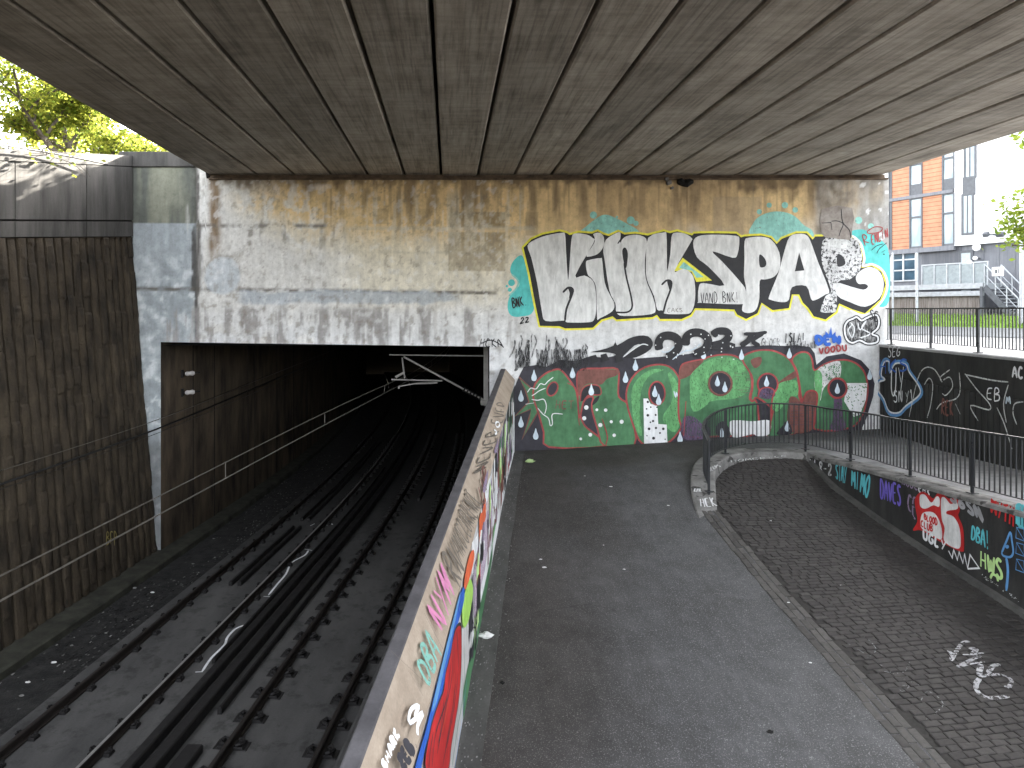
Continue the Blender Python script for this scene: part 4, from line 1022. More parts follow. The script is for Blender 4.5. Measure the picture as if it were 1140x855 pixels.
# ================================================================== barrier between path and railway
ba = empty('barrier_wall', (.9, 13, -.6), 'long concrete barrier wall between the path and the railway with a sloping buff coping and painted face', 'wall')
TOPD = lambda Y: 1.69 + .091*(20-Y)
CRX = lambda Y: 1.615 - .1447*(20-Y)
SHD = lambda Y: 1.99 + .105*(20-Y)
bY = [19.99] + [19.5-.75*k for k in range(25)]
mb = MB(); mb.loft([[(BASEX(y), y, H(BASEX(y), y)-.3), (BASEX(y), y, CAMZ-SHD(y))] for y in bY]); mb.build('painted_face', M['facewhite'], ba)
mb = MB(); mb.loft([[(BASEX(y)+.004, y, CAMZ-SHD(y)-.05), (BASEX(y)+.004, y, CAMZ-SHD(y)), (CRX(y), y, CAMZ-TOPD(y))] for y in bY]); mb.build('sloping_coping', M['brownconc'], ba)
CLX = lambda Y: CRX(Y) - .145
mb = MB(); mb.loft([[(CRX(y), y, CAMZ-TOPD(y)), (CRX(y)-.012, y, CAMZ-TOPD(y)+.014), (CLX(y)+.02, y, CAMZ-TOPD(y)+.014), (CLX(y), y, CAMZ-TOPD(y)-.01), (CLX(y), y, CAMZ-TOPD(y)-.14), (CLX(y)+.06, y, CAMZ-TOPD(y)-.14)] for y in bY]); mb.build('cap', M['capgrey'], ba)
mb = MB(); mb.loft([[(CLX(y)+.04, y, CAMZ-TOPD(y)-.1), (min(CLX(y)+.04, cc(y)-.8), y, RZ-.3)] for y in bY]); mb.build('railway_face', M['dirtyconc'], ba)
# coping lettering
a0 = Vector((CRX(20), 20, CAMZ-TOPD(20))); a1 = Vector((CRX(7), 7, CAMZ-TOPD(7))); b0 = Vector((BASEX(14)+.004, 14, CAMZ-SHD(14)))
nC = (a1-a0).cross(b0-a0).normalized(); nC = nC if nC.z > 0 else -nC
pt = Paint(a0, nC, .012).use(380, 600, 3.3545)
paint('dullteal', (.18, .40, .34), .25, wear=.36); pt.text('NYM', [(372, 345), (422, 205), (375, 75), (318, 262)], .06, 'pink'); pt.text('DBA', [(318, 550), (372, 425), (318, 315), (283, 480)], .042, 'dullteal')
pt.stroke([(280, 735), (280, 700), (300, 650), (250, 690), (255, 640), (285, 625), (270, 665), (290, 690)], .035, 'white'); pt.text('SHARK', [(158, 870), (215, 730), (195, 700), (145, 845)], .03, 'white')
pt.text('ZEB.', [(225, 865), (285, 760), (255, 720), (205, 830)], .05, 'night')
pt.stroke([(305, 280), (375, 415)], .012, 'scribble'); pt.stroke([(180, 420), (330, 560)], .006, 'scribble'); pt.stroke([(250, 500), (300, 590)], .006, 'scribble')
pt.use(480, 540, 5.34)
pt.text('RN', [(160, 610), (195, 490), (110, 330), (65, 440)], .05, 'scribble'); pt.text('ANOCCURRENCE', [(175, 460), (300, 100), (205, 20), (110, 330)], .03, 'scribble')
pt.use(400, 400, 3.885); pt.text('NEVER EVER', [(545, 470), (645, 190), (600, 180), (490, 500)], .025, 'scribble')
pt.text('UP', [(530, 640), (560, 520), (540, 440), (510, 560)], .04, 'brick'); pt.text('JO', [(585, 330), (610, 270), (590, 260), (575, 330)], .04, 'white')
pt.fill([(530, 560), (545, 500), (555, 480), (545, 560), (535, 580)], 'mauve'); pt.fill([(580, 400), (598, 340), (600, 320), (592, 400)], 'mauve')
pt.build('spray_tags', ba)
# painted face
fd = Vector((.148, 1, 0)).normalized(); nF = Vector((fd.y, -fd.x, 0))
pt = Paint((BASEX(14), 14, 0), nF, .004).use(380, 600, 3.3545)
def fquad(y0, y1, t0, t1, m, wob=.15, n=5):
    """a patch on the face between distances y0..y1 and heights t0..t1 (0 foot, 1 shoulder)"""
    pts = []
    for k in range(n+1):
        y = lerp(y0, y1, k/n); pts.append((y, t1 + random.uniform(-wob, wob)*.5))
    for k in range(n, -1, -1):
        y = lerp(y0, y1, k/n); pts.append((y, t0 + random.uniform(-wob, wob)*.5))
    q = []
    for y, t_ in pts:
        z0 = H(BASEX(y), y); z = lerp(z0, CAMZ-SHD(y)-.01, cl(t_, .005, .995)); w = Vector((BASEX(y), y, z)) - pt.P0
        q.append(Vector((w.dot(pt.U), w.dot(pt.V))))
    pt.fill2(q, m)
random.seed(21)
fquad(13.4, 19.9, .1, .62, 'dirtywhite'); fquad(15.4, 19.95, .5, 1., 'black'); fquad(17.2, 19.9, .0, .3, 'white', .1)
fquad(12.2, 16.6, .2, .9, 'lilac'); fquad(12.6, 15.9, .1, .75, 'brick', .3); fquad(13., 16, .55, .98, 'mauve'); fquad(11, 14.2, .0, .22, 'lightgreen'); fquad(12., 16.4, .0, .16, 'white')
fquad(9.4, 12.4, .1, .95, 'white'); fquad(9.6, 12.2, .3, .8, 'lilac'); fquad(8.5, 12.6, .0, .17, 'green'); fquad(10.6, 12.8, .7, .85, 'cream')
for k in range(110):
    y = random.uniform(9, 19.5); t_ = random.uniform(.05, .8); fquad(y, y+random.uniform(.1, .5), t_, t_+random.uniform(.05, .4), random.choice(['black', 'white', 'lilac', 'mauve', 'green', 'white', 'brick', 'night', 'scarlet', 'silver', 'palelime']), .1, 3)
fquad(10.2, 11.2, .82, .99, 'orange', .1)
pt.fill([(488, 40), (490, 80), (462, 180), (452, 165), (470, 70)], 'orange'); pt.fill([(478, 150), (486, 200), (470, 300), (450, 330), (445, 250), (462, 180)], 'lime')
pt.fill([(448, 180), (452, 230), (425, 330), (400, 430), (380, 520), (350, 650), (310, 760), (285, 870), (262, 870), (310, 700), (360, 500), (400, 340)], 'blue'); pt.fill([(440, 190), (420, 300), (380, 470), (350, 600), (330, 640), (360, 500), (400, 340)], 'skyblue')
pt.fill([(430, 320), (442, 335), (441, 480), (432, 600), (405, 760), (388, 870), (308, 870), (322, 720), (350, 625), (375, 560), (382, 500), (400, 430), (415, 350)], 'scarlet')
pt.stroke([(430, 320), (442, 335), (441, 480), (432, 600), (405, 760), (388, 870), (308, 870), (322, 720), (350, 625), (375, 560), (382, 500), (400, 430), (415, 350)], .035, 'night', True)
for q in ([(425, 345), (430, 480), (415, 620), (385, 780)], [(410, 400), (405, 520), (380, 640), (350, 800)], [(335, 720), (322, 800), (318, 860)], [(375, 600), (365, 700), (355, 760)], [(400, 470), (385, 600), (345, 720), (330, 850)], [(420, 540), (405, 650), (370, 850)]): pt.stroke(q, .03, 'night')
for q in ([(415, 500), (408, 600)], [(395, 600), (370, 720)]): pt.stroke(q, .03, 'orange')
pt.stroke([(455, 400), (450, 560), (425, 720), (405, 855)], .03, 'green'); pt.stroke([(462, 520), (440, 700), (415, 860)], .02, 'skyblue'); pt.stroke([(500, 240), (503, 300), (490, 330), (480, 240)], .03, 'night')
pt.build('face_painting', ba)

# ================================================================== railings
def railing(name, path, top, low, postYs, spacing, limit, label, group, gap=.0, postfoot=-.1, kind=None):
    """path: list of (x, y, foot z) points, dense; parts: posts, top rail, bottom rail, balusters"""
    P_ = [Vector(p) for p in path]
    root = empty(name, tuple(P_[len(P_)//2]), label, 'railing', group)
    L = [0.]
    for a, b in zip(P_, P_[1:]): L.append(L[-1] + (b-a).length)
    def at(s):
        for k in range(len(L)-1):
            if s <= L[k+1]: return P_[k].lerp(P_[k+1], (s-L[k])/max(1e-9, L[k+1]-L[k]))
        return P_[-1].copy()
    def along(zz, h, w):
        rows = []
        n = max(2, int(L[-1]/.12))
        for k in range(n+1):
            s = L[-1]*k/n; p = at(s); t = (at(min(s+.05, L[-1])) - at(max(s-.05, 0))); t.z = 0; t.normalize(); nn_ = Vector((-t.y, t.x, 0))
            rows.append([tuple(p + nn_*a + Vector((0, 0, zz+b))) for a, b in ((w/2, 0), (w/2, h), (-w/2, h), (-w/2, 0))])
        mb = MB(); mb.loft(rows, 0, True); mb.face(list(reversed(rows[0]))); mb.face(rows[-1]); return mb
    along(top-.025, .032, .06).build('top_rail', M['blackmetal'], root); along(low, .014, .04).build('bottom_rail', M['blackmetal'], root)
    posts = []
    for s in postYs:
        p = at(s); posts.append(s)
        mb = MB(); mb.obox(p, (1, 0, 0), (0, 1, 0), (0, 0, 1), (-.02, .02), (-.02, .02), (postfoot, top-.02), 0, .006)
        mb.obox(p, (1, 0, 0), (0, 1, 0), (0, 0, 1), (-.07, .07), (-.07, .07), (.0, .016), 0, .004); mb.build('post', M['blackmetal'], root)
    s = spacing*.6; base = None; k = 0
    while s < L[-1] and k < limit:
        if min(abs(s-q) for q in posts) > .045:
            p = at(s)
            if base is None:
                mb = MB(); mb.tube([(0, 0, low+.005), (0, 0, top-.015)], .013, 6); base = mb.build('baluster', M['blackmetal']); b = base
            else:
                b = base.copy(); COL.objects.link(b)
            b.parent = root; b.location = p - Vector(root.location); k += 1
        s += spacing
    return root
pathA = crom([(5.62, 15.15, 0), (5.95, 16.35, 0), (6.9, 17.5, 0), (8.0, 17.96, 0), (8.98, 17.66, 0), (9.28, 16.2, 0), (9.28, 14.1, 0), (9.26, 12.4, 0), (9.25, 10.6, 0)], False, 8)
def kz(x, y):
    return H(x, y) + (pl([(5.5, .12), (6.5, .16), (8, .15), (9.2, .08)], x) if y > 15 else .06)
pathA = [(p.x, p.y, kz(p.x, p.y)) for p in pathA]
def s_of(y, right):
    d = 0; a = Vector(pathA[0]); best = (9, 0)
    for q in pathA[1:]:
        b = Vector(q); d += (b-a).length; a = b
        if (b.x > 8.3) == right and abs(b.y-y) < best[0]: best = (abs(b.y-y), d)
    return best[1]
railing('curved_railing', pathA, 1.12, .12, [.02, s_of(17.45, False), s_of(17.7, True), s_of(16.3, True), s_of(14.1, True), s_of(12.4, True), s_of(10.7, True)], .115, 100,
        'curved black railing standing on the kerb around the cobbled ramp', 'black metal railings')
pathB = [(RX(y)+.2, y, 3.075) for y in (19.92, 18, 16, 14, 12.6)]
railing('straight_railing', pathB, 1.02, .13, [.25, 2.15, 4.02, 5.9], .108, 100, 'straight black railing on top of the tall ribbed wall in front of the grass', 'black metal railings')
# ================================================================== overhead line and cables
cw = empty('overhead_wire', (cc(20)-3.85, 20, CAMZ-2.1), 'pair of thin parallel overhead wires running from the left edge into the tunnel', 'overhead wire')
for nm, dz, r in (('messenger_wire', -1.96, .0065), ('contact_wire', -2.165, .008)):
    mb = MB(); mb.tube([(cc(y)-3.98 + .1*ss(10, 24, y), y, CAMZ+dz - (.0 if dz < -2.1 else .02*math.sin(y*.35))) for y in [1.5+1.*k for k in range(40)]], r, 5); mb.build(nm, M['wire'], cw)
for y in (3.6, 9.0, 13.2, 18.2, 27):
    x = cc(y)-3.98 + .1*ss(10, 24, y); mb = MB(); mb.tube([(x, y, CAMZ-2.165), (x, y, CAMZ-1.96)], .006, 4); mb.build('dropper', M['wire'], cw)
Yb = 21.6; PB = Vector((0, Yb, 0)); NB = Vector((0, 1, 0))
cb = empty('catenary_bracket', tuple(onplane(541, 420, PB, NB)), 'grey tubular catenary bracket hanging from a post just inside the tunnel mouth', 'bracket')
def bp(x, y): return onplane(380 + x/5.7, 370 + y/5.7, PB, NB)
mb = MB(); a = bp(917, 60); b = bp(917, 465); mb.box((a.x-.07, Yb-.06, b.z), (a.x+.07, Yb+.06, a.z)); mb.box((a.x+.07, Yb-.03, bp(0, 300).z-.06), (a.x+.3, Yb+.03, bp(0, 300).z+.03)); mb.build('post', M['steelgrey'], cb)
for nm, p, q, r in (('top_tube', (305, 143), (912, 150), .022), ('stay_tube', (395, 155), (905, 430), .032), ('strut', (385, 160), (402, 292), .026), ('steady_arm', (318, 299), (640, 308), .026), ('registration_arm', (362, 344), (470, 325), .02), ('registration_arm', (470, 325), (610, 320), .026)):
    mb = MB(); mb.tube([bp(*p), bp(*q)], r, 7); mb.build(nm, M['steelgrey'], cb)
mb = MB(); c0, c1 = bp(780, 362), bp(880, 415)
for k in range(6):
    p = c0.lerp(c1, k/5); d = (c1-c0).normalized(); mb.tube([p-d*.025, p+d*.025], [.09, .07], 8)
mb.build('insulator', M['soot'], cb)
mb = MB(); p = bp(910, 445); mb.obox(p, (1, 0, 0), (0, 1, 0), (0, 0, 1), (-.13, .1), (-.1, .1), (-.08, .08), 0, .02); p = bp(370, 270); mb.tube([bp(345, 285), bp(395, 255)], [.05, .035], 7); p = bp(365, 345); mb.box((p.x-.03, Yb-.03, p.z-.06), (p.x+.03, Yb+.03, p.z+.03)); mb.build('clamp', M['steelgrey'], cb)
# wall cables
def wallx(Y, z):
    t = cl((z+3.1)/(ZB(Y)+3.1)); return lerp(-10.74+.123*Y, LX(Y)-.02, t)
for k, (pa, pb, pc, r, lab) in enumerate((((-60, 560), (176, 477), (300, 425), .026, 'thick black cable strung along the ribbed wall and on into the tunnel'),
                               ((-60, 543), (176, 467), (300, 418), .010, 'thin pale wire strung just above the thick black cable on the ribbed wall'),
                               ((-60, 566), (176, 482), (300, 430), .008, 'thin dark wire strung just below the thick black cable on the ribbed wall'))):
    NWL = Vector((1, -.118, 0)).normalized(); off = Vector((.16, 0, 0))
    a = onplane(pa[0], pa[1], Vector((wallx(14, .7), 14, 0))+off, NWL); b = onplane(pb[0], pb[1], Vector((-8.26, 19.9, 0))+off, Vector((1, -.1, 0)).normalized()); c = onplane(pc[0], pc[1], Vector((XL(24), 24, 0))+off*.6, NWL)
    d = c + (c-b)*1.2
    mb = MB(); mb.tube(crom([a, b, c, d], False, 8), r, 5)
    tag(mb.build('wall_cable', M['cable'] if k != 1 else M['wire']), lab, 'cable', 'cables along the railway wall')
tq = crom([onplane(-40, 152, Vector((-9.4, 15, 0)), Vector((1, 0, 0))), onplane(0, 161, Vector((-9.35, 15, 0)), Vector((1, -.118, 0))), onplane(60, 171, Vector((-9.3, 16, 0)), Vector((1, -.118, 0))), onplane(120, 183, Vector((-9.0, 17.5, 0)), Vector((1, -.118, 0)))], False, 5)
mb = MB(); mb.tube(tq, .022, 5); tag(mb.build('wall_cable', M['cable']), 'short black cable sloping along the very top of the left wall under the branches', 'cable')
# insulator brackets on the tunnel wall
for k, py in enumerate((416, 437)):
    p = onplane(203, py, Vector((XL(21.3), 21.3, 0)), Vector((1, -.123, 0)).normalized())
    ib = empty('insulator_bracket', tuple(p), ('upper' if k == 0 else 'lower') + ' one of the two small pale insulators on the tunnel wall', 'insulator', 'insulators on the tunnel wall')
    mb = MB(); mb.box((p.x, p.y-.1, p.z-.12), (p.x+.05, p.y+.0, p.z+.12), 0, .01); mb.tube([(p.x+.03, p.y-.05, p.z), (p.x+.5, p.y+.1, p.z+.03)], .025, 6); mb.build('arm', M['iron'], ib)
    mb = MB(); mb.tube([(p.x+.10, p.y-.03, p.z), (p.x+.16, p.y-.02, p.z), (p.x+.22, p.y, p.z+.005), (p.x+.30, p.y+.03, p.z+.01), (p.x+.36, p.y+.05, p.z+.015)], [.05, .075, .06, .075, .045], 8); mb.build('insulator', M['ceram'], ib)

# ================================================================== building and yard beyond the right-hand railing
FD = Vector((.371, -.928, 0)); FN = Vector((-.928, -.371, 0)); F0 = Vector((26.46, 42, 0))
UPZ = Vector((0, 0, 1)); K8 = (960, 130, 4.75); KY = (960, 280, 6.106)
def fpt(x, y, crop, off=0.):
    p = onplane(crop[0]+x/crop[2], crop[1]+y/crop[2], F0 + FN*off, FN) - F0
    return p.dot(FD), p.z
def fbox(mb, t0, t1, z0, z1, n0, n1, mi=0, ch=0.): mb.obox(F0, FD, FN, UPZ, (t0, t1), (n0, n1), (z0, z1), mi, ch)
def crect(x0, y0, x1, y1, crop=K8, off=0.):
    a = fpt(x0, y0, crop, off); b = fpt(x1, y1, crop, off); return a[0], b[0], b[1], a[1]
t = NT('terracotta_cladding', .7); o = t.coord(kind='Object'); sx = t.node('ShaderNodeSeparateXYZ', {'Vector': o})
ln = t.math('FRACT', t.math('MULTIPLY', sx.outputs['Z'], 4.2)); gr = t.ramp(ln, [(.0, .35), (.10, .4), (.16, 1.)])
c = t.mix(1., t.ramp(t.noise(o, 3, 3), [(.3, (.36, .165, .095)), (.7, (.46, .22, .13))]), gr, 'MULTIPLY'); t.color(c); M['terracotta'] = t.mat
M['render'] = m_plain('white_render', (.78, .78, .77), .8, 0, .06, 1.5)
M['greyclad'] = m_rough('grey_cladding', (.13, .135, .15), (.19, .195, .21), 2, (4, 4, .3), .55, .1)
M['frame'] = m_plain('window_frame', (.10, .105, .115), .5)
t = NT('window_glass', .06); t.color(t.ramp(t.noise(t.coord((1, 1, .35)), .9, 3), [(.38, (.16, .22, .25)), (.62, (.42, .48, .50))])); t.b.inputs['Specular IOR Level'].default_value = .8; M['glass'] = t.mat
M['blueglass'] = m_plain('blue_glazing', (.035, .075, .11), .1, 0, .6, 1.2)
M['planks'] = m_rough('weathered_planks', (.14, .115, .10), (.28, .25, .235), 3, (6, 6, .3), .9, .2)
M['meshpanel'] = m_plain('pale_mesh_panel', (.36, .40, .41), .5, .2)
M['yardgrey'] = m_rough('yard_tarmac', (.16, .165, .175), (.24, .245, .25), 2)
bd = empty('apartment_building', tuple(F0 + FD*4 + UPZ*3.0), 'modern apartment building with orange terracotta panels, white render and grey ground floor', 'building')
ZG, ZTOPB = 3.0, 19.
x_white = fpt(487, 300, K8)[0]; z_g = fpt(487, 683, K8)[1]
def tx(x, y=400): return fpt(x, y, K8)[0]
mb = MB(); fbox(mb, -14, x_white, z_g, ZTOPB, -12, -.12); fbox(mb, x_white, 16, z_g+.0, ZTOPB+.6, -12.1, 0.); mb.build('wall', M['render'], bd)
mb = MB(); fbox(mb, -14, tx(830, 720), ZG-.2, z_g-.003, -11.5, -.25); fbox(mb, tx(832, 720), 16, ZG-.2, z_g-.004, -11, -.6)
for k in range(40): fbox(mb, tx(300, 740)+k*.055, tx(300, 740)+k*.055+.03, ZG, z_g-.05, -.25, -.21)
for xx in (625, 705, 790): fbox(mb, tx(xx, 740)-.03, tx(xx, 740)+.03, ZG, z_g-.05, -.25, -.22)
mb.build('ground_floor_cladding', M['greyclad'], bd)
mb = MB(); fbox(mb, -14, x_white, z_g-.22, z_g+.05, -.2, .06); z1 = fpt(200, 434, K8)[1]; fbox(mb, -14, x_white-.05, z1-.09, z1+.09, -.2, .07); mb.build('string_course', M['greyclad'], bd)
st = z1 - z_g - .0
for lv in range(4):                              # storeys: the first two are seen, the rest stand behind the bridge
    dz = 0 if lv < 2 else 0
    lo = z_g + .06 if lv == 0 else z1 + .1 + (lv-1)*st; hi = z1 - .1 if lv == 0 else lo + st - .2
    if hi > ZTOPB: break
    for (a, b) in ((-14, -2.2), (tx(157), tx(247)), (tx(318), tx(420))):
        mb = MB(); fbox(mb, a, b, lo, hi, -.2, -.02 + .0); mb.build('terracotta_panel', M['terracotta'], bd)
    for (a, b) in ((tx(140), tx(154)), (tx(251), tx(315)), (tx(424), tx(486))):
        w = MB(); fbox(w, a-.03, a+.05, lo, hi, -.2, .02); fbox(w, b-.05, b+.03, lo, hi, -.2, .02); fbox(w, a+.05, b-.05, hi-.06, hi, -.2, .015); m_ = lerp(lo, hi, .62); fbox(w, a+.05, b-.05, m_-.05, m_+.05, -.2, .015); fbox(w, a+.05, b-.05, lo, lo+.62 if lv else lo+.1, -.2, .0)
        wf = w.build('window', M['frame'], bd); g = MB(); fbox(g, a+.05, b-.05, lo+.1, hi-.06, -.19, -.05); g.build('pane', M['glass'], wf)
for (x0, y0, x1, y1) in ((538, 108, 606, 322), (526, 410, 592, 622)):
    a, b, lo, hi = crect(x0, y0, x1, y1); w = MB(); fbox(w, a, a+.1, lo, hi, -.1, .05); fbox(w, b-.1, b, lo, hi, -.1, .05); fbox(w, a+.1, b-.1, hi-.1, hi, -.1, .045); fbox(w, a+.1, b-.1, lo, lo+.12, -.1, .045); fbox(w, a+.1+(b-a)*.28, a+.15+(b-a)*.28, lo+.12, hi-.1, -.1, .04)
    wf = w.build('window', M['frame'], bd); g = MB(); fbox(g, a+.1, b-.1, lo+.12, hi-.1, -.05, .012); g.build('pane', M['glass'], wf)
a, b, lo, hi = crect(532, 322, 600, 411); mb = MB(); fbox(mb, a, b, lo, hi, -.1, .035); mb.build('spandrel_panel', M['frame'], bd)
a, b, lo, hi = crect(158, 706, 288, 865, off=-.25); w = MB()
for tt in span(a, b, (b-a)/2): fbox(w, tt-.05, tt+.05, lo, hi, -.25, -.15)
for zz in span(lo, hi, (hi-lo)/3): fbox(w, a+.05, b-.05, zz-.04, zz+.04, -.25, -.155)
wf = w.build('shopfront_window', M['galv'], bd); g = MB(); fbox(g, a, b, lo, hi, -.25, -.2); g.build('pane', M['blueglass'], wf)
a, b, lo, hi = crect(524, 718, 582, 800, off=-.25); w = MB(); fbox(w, a-.08, b+.08, ZG, hi+.1, -.25, -.2); dr = w.build('door', M['frame'], bd); g = MB(); fbox(g, a+.05, b-.05, ZG+.1, hi-.05, -.2, -.17); g.build('door_leaf', M['meshpanel'], dr)
def lamp(x, y, r, nm, lab):
    t_, z_ = fpt(x, y, K8, .1); p = F0 + FD*t_ + UPZ*z_ + FN*.1
    e = empty(nm, tuple(p), lab, 'lamp'); m1 = MB(); m1.tube([p - FN*.34, p - FN*.02], [.05, .09], 8); m1.build('bracket', M['frame'], e); m1 = MB(); m1.tube([p - FN*.03, p + FN*.04, p + FN*.1], [r, r, r*.6], 14); m1.build('diffuser', M['render'], e)
lamp(605, 690, .20, 'wall_lamp', 'round white lamp on the grey ground floor at the foot of the white wall'); lamp(568, 770, .13, 'wall_lamp', 'small white lamp left of the door post under the round lamp'); lamp(598, 748, .11, 'wall_lamp', 'smallest white lamp directly below the round lamp')
t_, z_ = fpt(695, 622, K8, .3); p = F0 + FD*t_ + UPZ*z_ + FN*.3
fl = empty('floodlight', tuple(p), 'dark twin floodlight fixed low on the blank white wall', 'floodlight')
mb = MB(); mb.tube([p - FN*.3, p], .05, 6); mb.tube([p - FD*.5, p + FD*.5], .035, 6); mb.build('bracket', M['frame'], fl)
for s_ in (-.34, .34): mb = MB(); mb.obox(p + FD*s_ + UPZ*(.06 if s_ < 0 else .0), (FD + FN*(.3 if s_ < 0 else -.3)).normalized(), (FN*.8 - UPZ*.6), (FN*.6 + UPZ*.8), (-.15, .15), (-.06, .16), (-.11, .11), 0, .02); mb.build('lamp_head', M['frame'], fl)

# yard: grass bank, plank fence, raised metal walkway with steps
def yq(x, y, off=2.0): return fpt(x, y, KY, off)
gz0 = yq(500, 510, 3.1)[1]
mb = MB(); random.seed(8)
for k in range(60):
    t0 = lerp(-6, 20, k/60); t1 = lerp(-6, 20, (k+1)/60)
    f = lambda t_, n_: tuple(F0 + FD*t_ + FN*n_ + UPZ*(lerp(gz0, gz0+.62, (3.6-n_)/1.5) + .05*noise.noise(Vector((t_*2, n_*2, 0)))))
    for a, b in ((3.6, 3.1), (3.1, 2.6), (2.6, 2.1)): mb.face([f(t0, b), f(t0, a), f(t1, a), f(t1, b)])
for k in range(5200):                           # blades
    t_ = random.uniform(-5, 19); n_ = random.uniform(2.1, 3.65); p = F0 + FD*t_ + FN*n_ + UPZ*(lerp(gz0, gz0+.62, (3.6-n_)/1.5)); h = random.uniform(.06, .2); w = .02
    d = Vector((random.uniform(-.06, .06), random.uniform(-.06, .06), h)); mb.face([p - FD*w, p + FD*w, p + d])
t = NT('grass', .7); t.color(t.ramp(t.noise(t.coord(), 5, 3), [(.3, (.10, .19, .02)), (.7, (.20, .32, .04))])); M['grass'] = t.mat
tag(mb.build('grass_bank', M['grass']), kind='stuff')
mb = MB(); mb.loft([[tuple(F0 + FD*t_ + FN*n_ + UPZ*z_) for n_, z_ in ((12.0, 3.06), (3.61, gz0+.01), (3.60, gz0-.3))] for t_ in (-8, 0, 10, 24)]); mb.loft([[tuple(F0 + FD*t_ + FN*n_ + UPZ*z_) for n_, z_ in ((2.1, gz0+.62), (-.6, gz0+.65))] for t_ in (-8, 24)]); tag(mb.build('yard_paving', M['yardgrey']), kind='structure')
random.seed(12); mb = MB()
for k in range(70):
    x = random.uniform(200, 1060); tt, zz = fpt(x, 560 + (x-200)*.10 + random.uniform(-16, 8), KY, 5.5); p = F0 + FD*tt + FN*5.5 + UPZ*(zz-.02)
    for j in range(7): q = p + Vector((random.uniform(-.16, .16), random.uniform(-.16, .16), random.uniform(-.02, .1))); mb.face([q, q + Vector((.07, .02, .04)), q + Vector((.02, .05, .10))])
tag(mb.build('verge_weeds', M['grass']), kind='stuff')
pf = empty('plank_fence', tuple(F0 + FD*4 + FN*2.05 + UPZ*(gz0+.6)), 'grey brown vertical plank fence beneath the raised metal walkway', 'fence')
a, b, lo, hi = crect(200, 296, 806, 480, KY, 2.05); random.seed(6); mb = MB(); tt = a-1.5
while tt < b: w = random.uniform(.1, .15); fbox(mb, tt, tt+w-.012, gz0+.45, hi, 2.0, 2.03+random.uniform(0, .02)); tt += w
mb.build('boards', M['planks'], pf); mb = MB(); fbox(mb, a-1.5, b, hi-.5, hi-.4, 1.94, 1.995); mb.build('back_rail', M['planks'], pf)
wk = empty('raised_walkway', tuple(F0 + FD*4 + FN*1.5 + UPZ*3.4), 'raised galvanised metal walkway with pale mesh panel railing and steps down to the right', 'walkway')
for (y0, y1) in ((233, 250), (281, 299)):
    a, b, lo, hi = crect(205, y0, 824, y1, KY, 2.2); mb = MB(); fbox(mb, a-2, b, lo, hi, .2 if y0 < 240 else 2.1, 2.25); mb.build('deck_beam', M['galv'], wk)
tl, zt_ = yq(405, 98, 2.2); tr_, _ = yq(852, 98, 2.2); zb_ = yq(600, 233, 2.2)[1]
for k, tt in enumerate(span(tl, tr_, (tr_-tl)/5)):
    mb = MB(); fbox(mb, tt-.03, tt+.03, zb_, zt_, 2.12, 2.2); mb.build('railing_post', M['galv'], wk)
mb = MB(); fbox(mb, tl-.03, tr_+.03, zt_, zt_+.06, 2.1, 2.2); mb.build('handrail', M['galv'], wk)
n_ = 5
for k in range(n_):
    mb = MB(); u0, u1 = lerp(tl, tr_, k/n_)+.05, lerp(tl, tr_, (k+1)/n_)-.05; x = u0
    while x < u1: fbox(mb, x, x+.022, zb_+.08, zt_-.06, 2.14, 2.16); x += .034
    fbox(mb, u0, u1, zb_+.06, zb_+.08, 2.13, 2.17); fbox(mb, u0, u1, zt_-.06, zt_-.04, 2.13, 2.17); mb.build('mesh_panel', M['meshpanel'], wk)
for tt in (yq(0, 240, .4)[0]-1, yq(205, 240, .4)[0], yq(400, 240, .4)[0], yq(640, 240, .4)[0], yq(822, 240, .4)[0]): mb = MB(); fbox(mb, tt-.05, tt+.05, ZG, zb_-.3, .3, .4); mb.build('leg', M['frame'], wk)
a, z0 = yq(815, 240, 2.2); zfoot = yq(815, 495, 2.2)[1]; mb = MB(); fbox(mb, a-.06, a+.06, zfoot-.1, z0+.02, 2.14, 2.28); mb.build('leg', M['frame'], wk)
# steps
s0 = yq(832, 240, 2.2); s1 = yq(1062, 480, 2.2); dt, dz = s1[0]-s0[0], s1[1]-s0[1]; sl = (FD*dt + UPZ*dz); ln_ = sl.length; sl.normalize(); su = sl.cross(FN); su = su if su.z > 0 else -su
for n0 in (2.2, .9): mb = MB(); mb.obox(F0 + FD*s0[0] + UPZ*s0[1] + FN*n0, sl, FN, su, (0, ln_), (-.03, .03), (-.16, .12)); mb.build('stringer', M['frame'], wk)
for k in range(10): mb = MB(); u = (k+.5)/10; fbox(mb, s0[0]+dt*u-.13, s0[0]+dt*u+.13, s0[1]+dz*u-.02, s0[1]+dz*u+.02, .93, 2.17); mb.build('tread', M['galv'], wk)
for n0 in (2.2, .9):
    mb = MB(); q0 = F0 + FD*s0[0] + UPZ*(s0[1]+ (zt_-zb_)) + FN*n0; mb.tube([q0, q0 + sl*ln_], .035, 6); mb.tube([q0 - UPZ*.5, q0 - UPZ*.5 + sl*ln_], .02, 6); mb.build('stair_rail', M['galv'], wk)
    for k in range(4): mb = MB(); q = F0 + FD*(s0[0]+dt*k/3) + UPZ*(s0[1]+dz*k/3) + FN*n0; mb.tube([q, q + UPZ*(zt_-zb_)], .028, 6); mb.build('railing_post', M['galv'], wk)
t_, z_ = fpt(905, 135, KY, 2.5); p = F0 + FD*t_ + UPZ*z_ + FN*2.3
sg = empty('notice_board', tuple(p), 'small white notice with a dark emblem fixed to the stair railing', 'sign'); mb = MB(); mb.obox(p, FD, FN, UPZ, (-.26, .26), (-.015, .015), (-.22, .22), 0, .006); mb.build('panel', M['render'], sg)
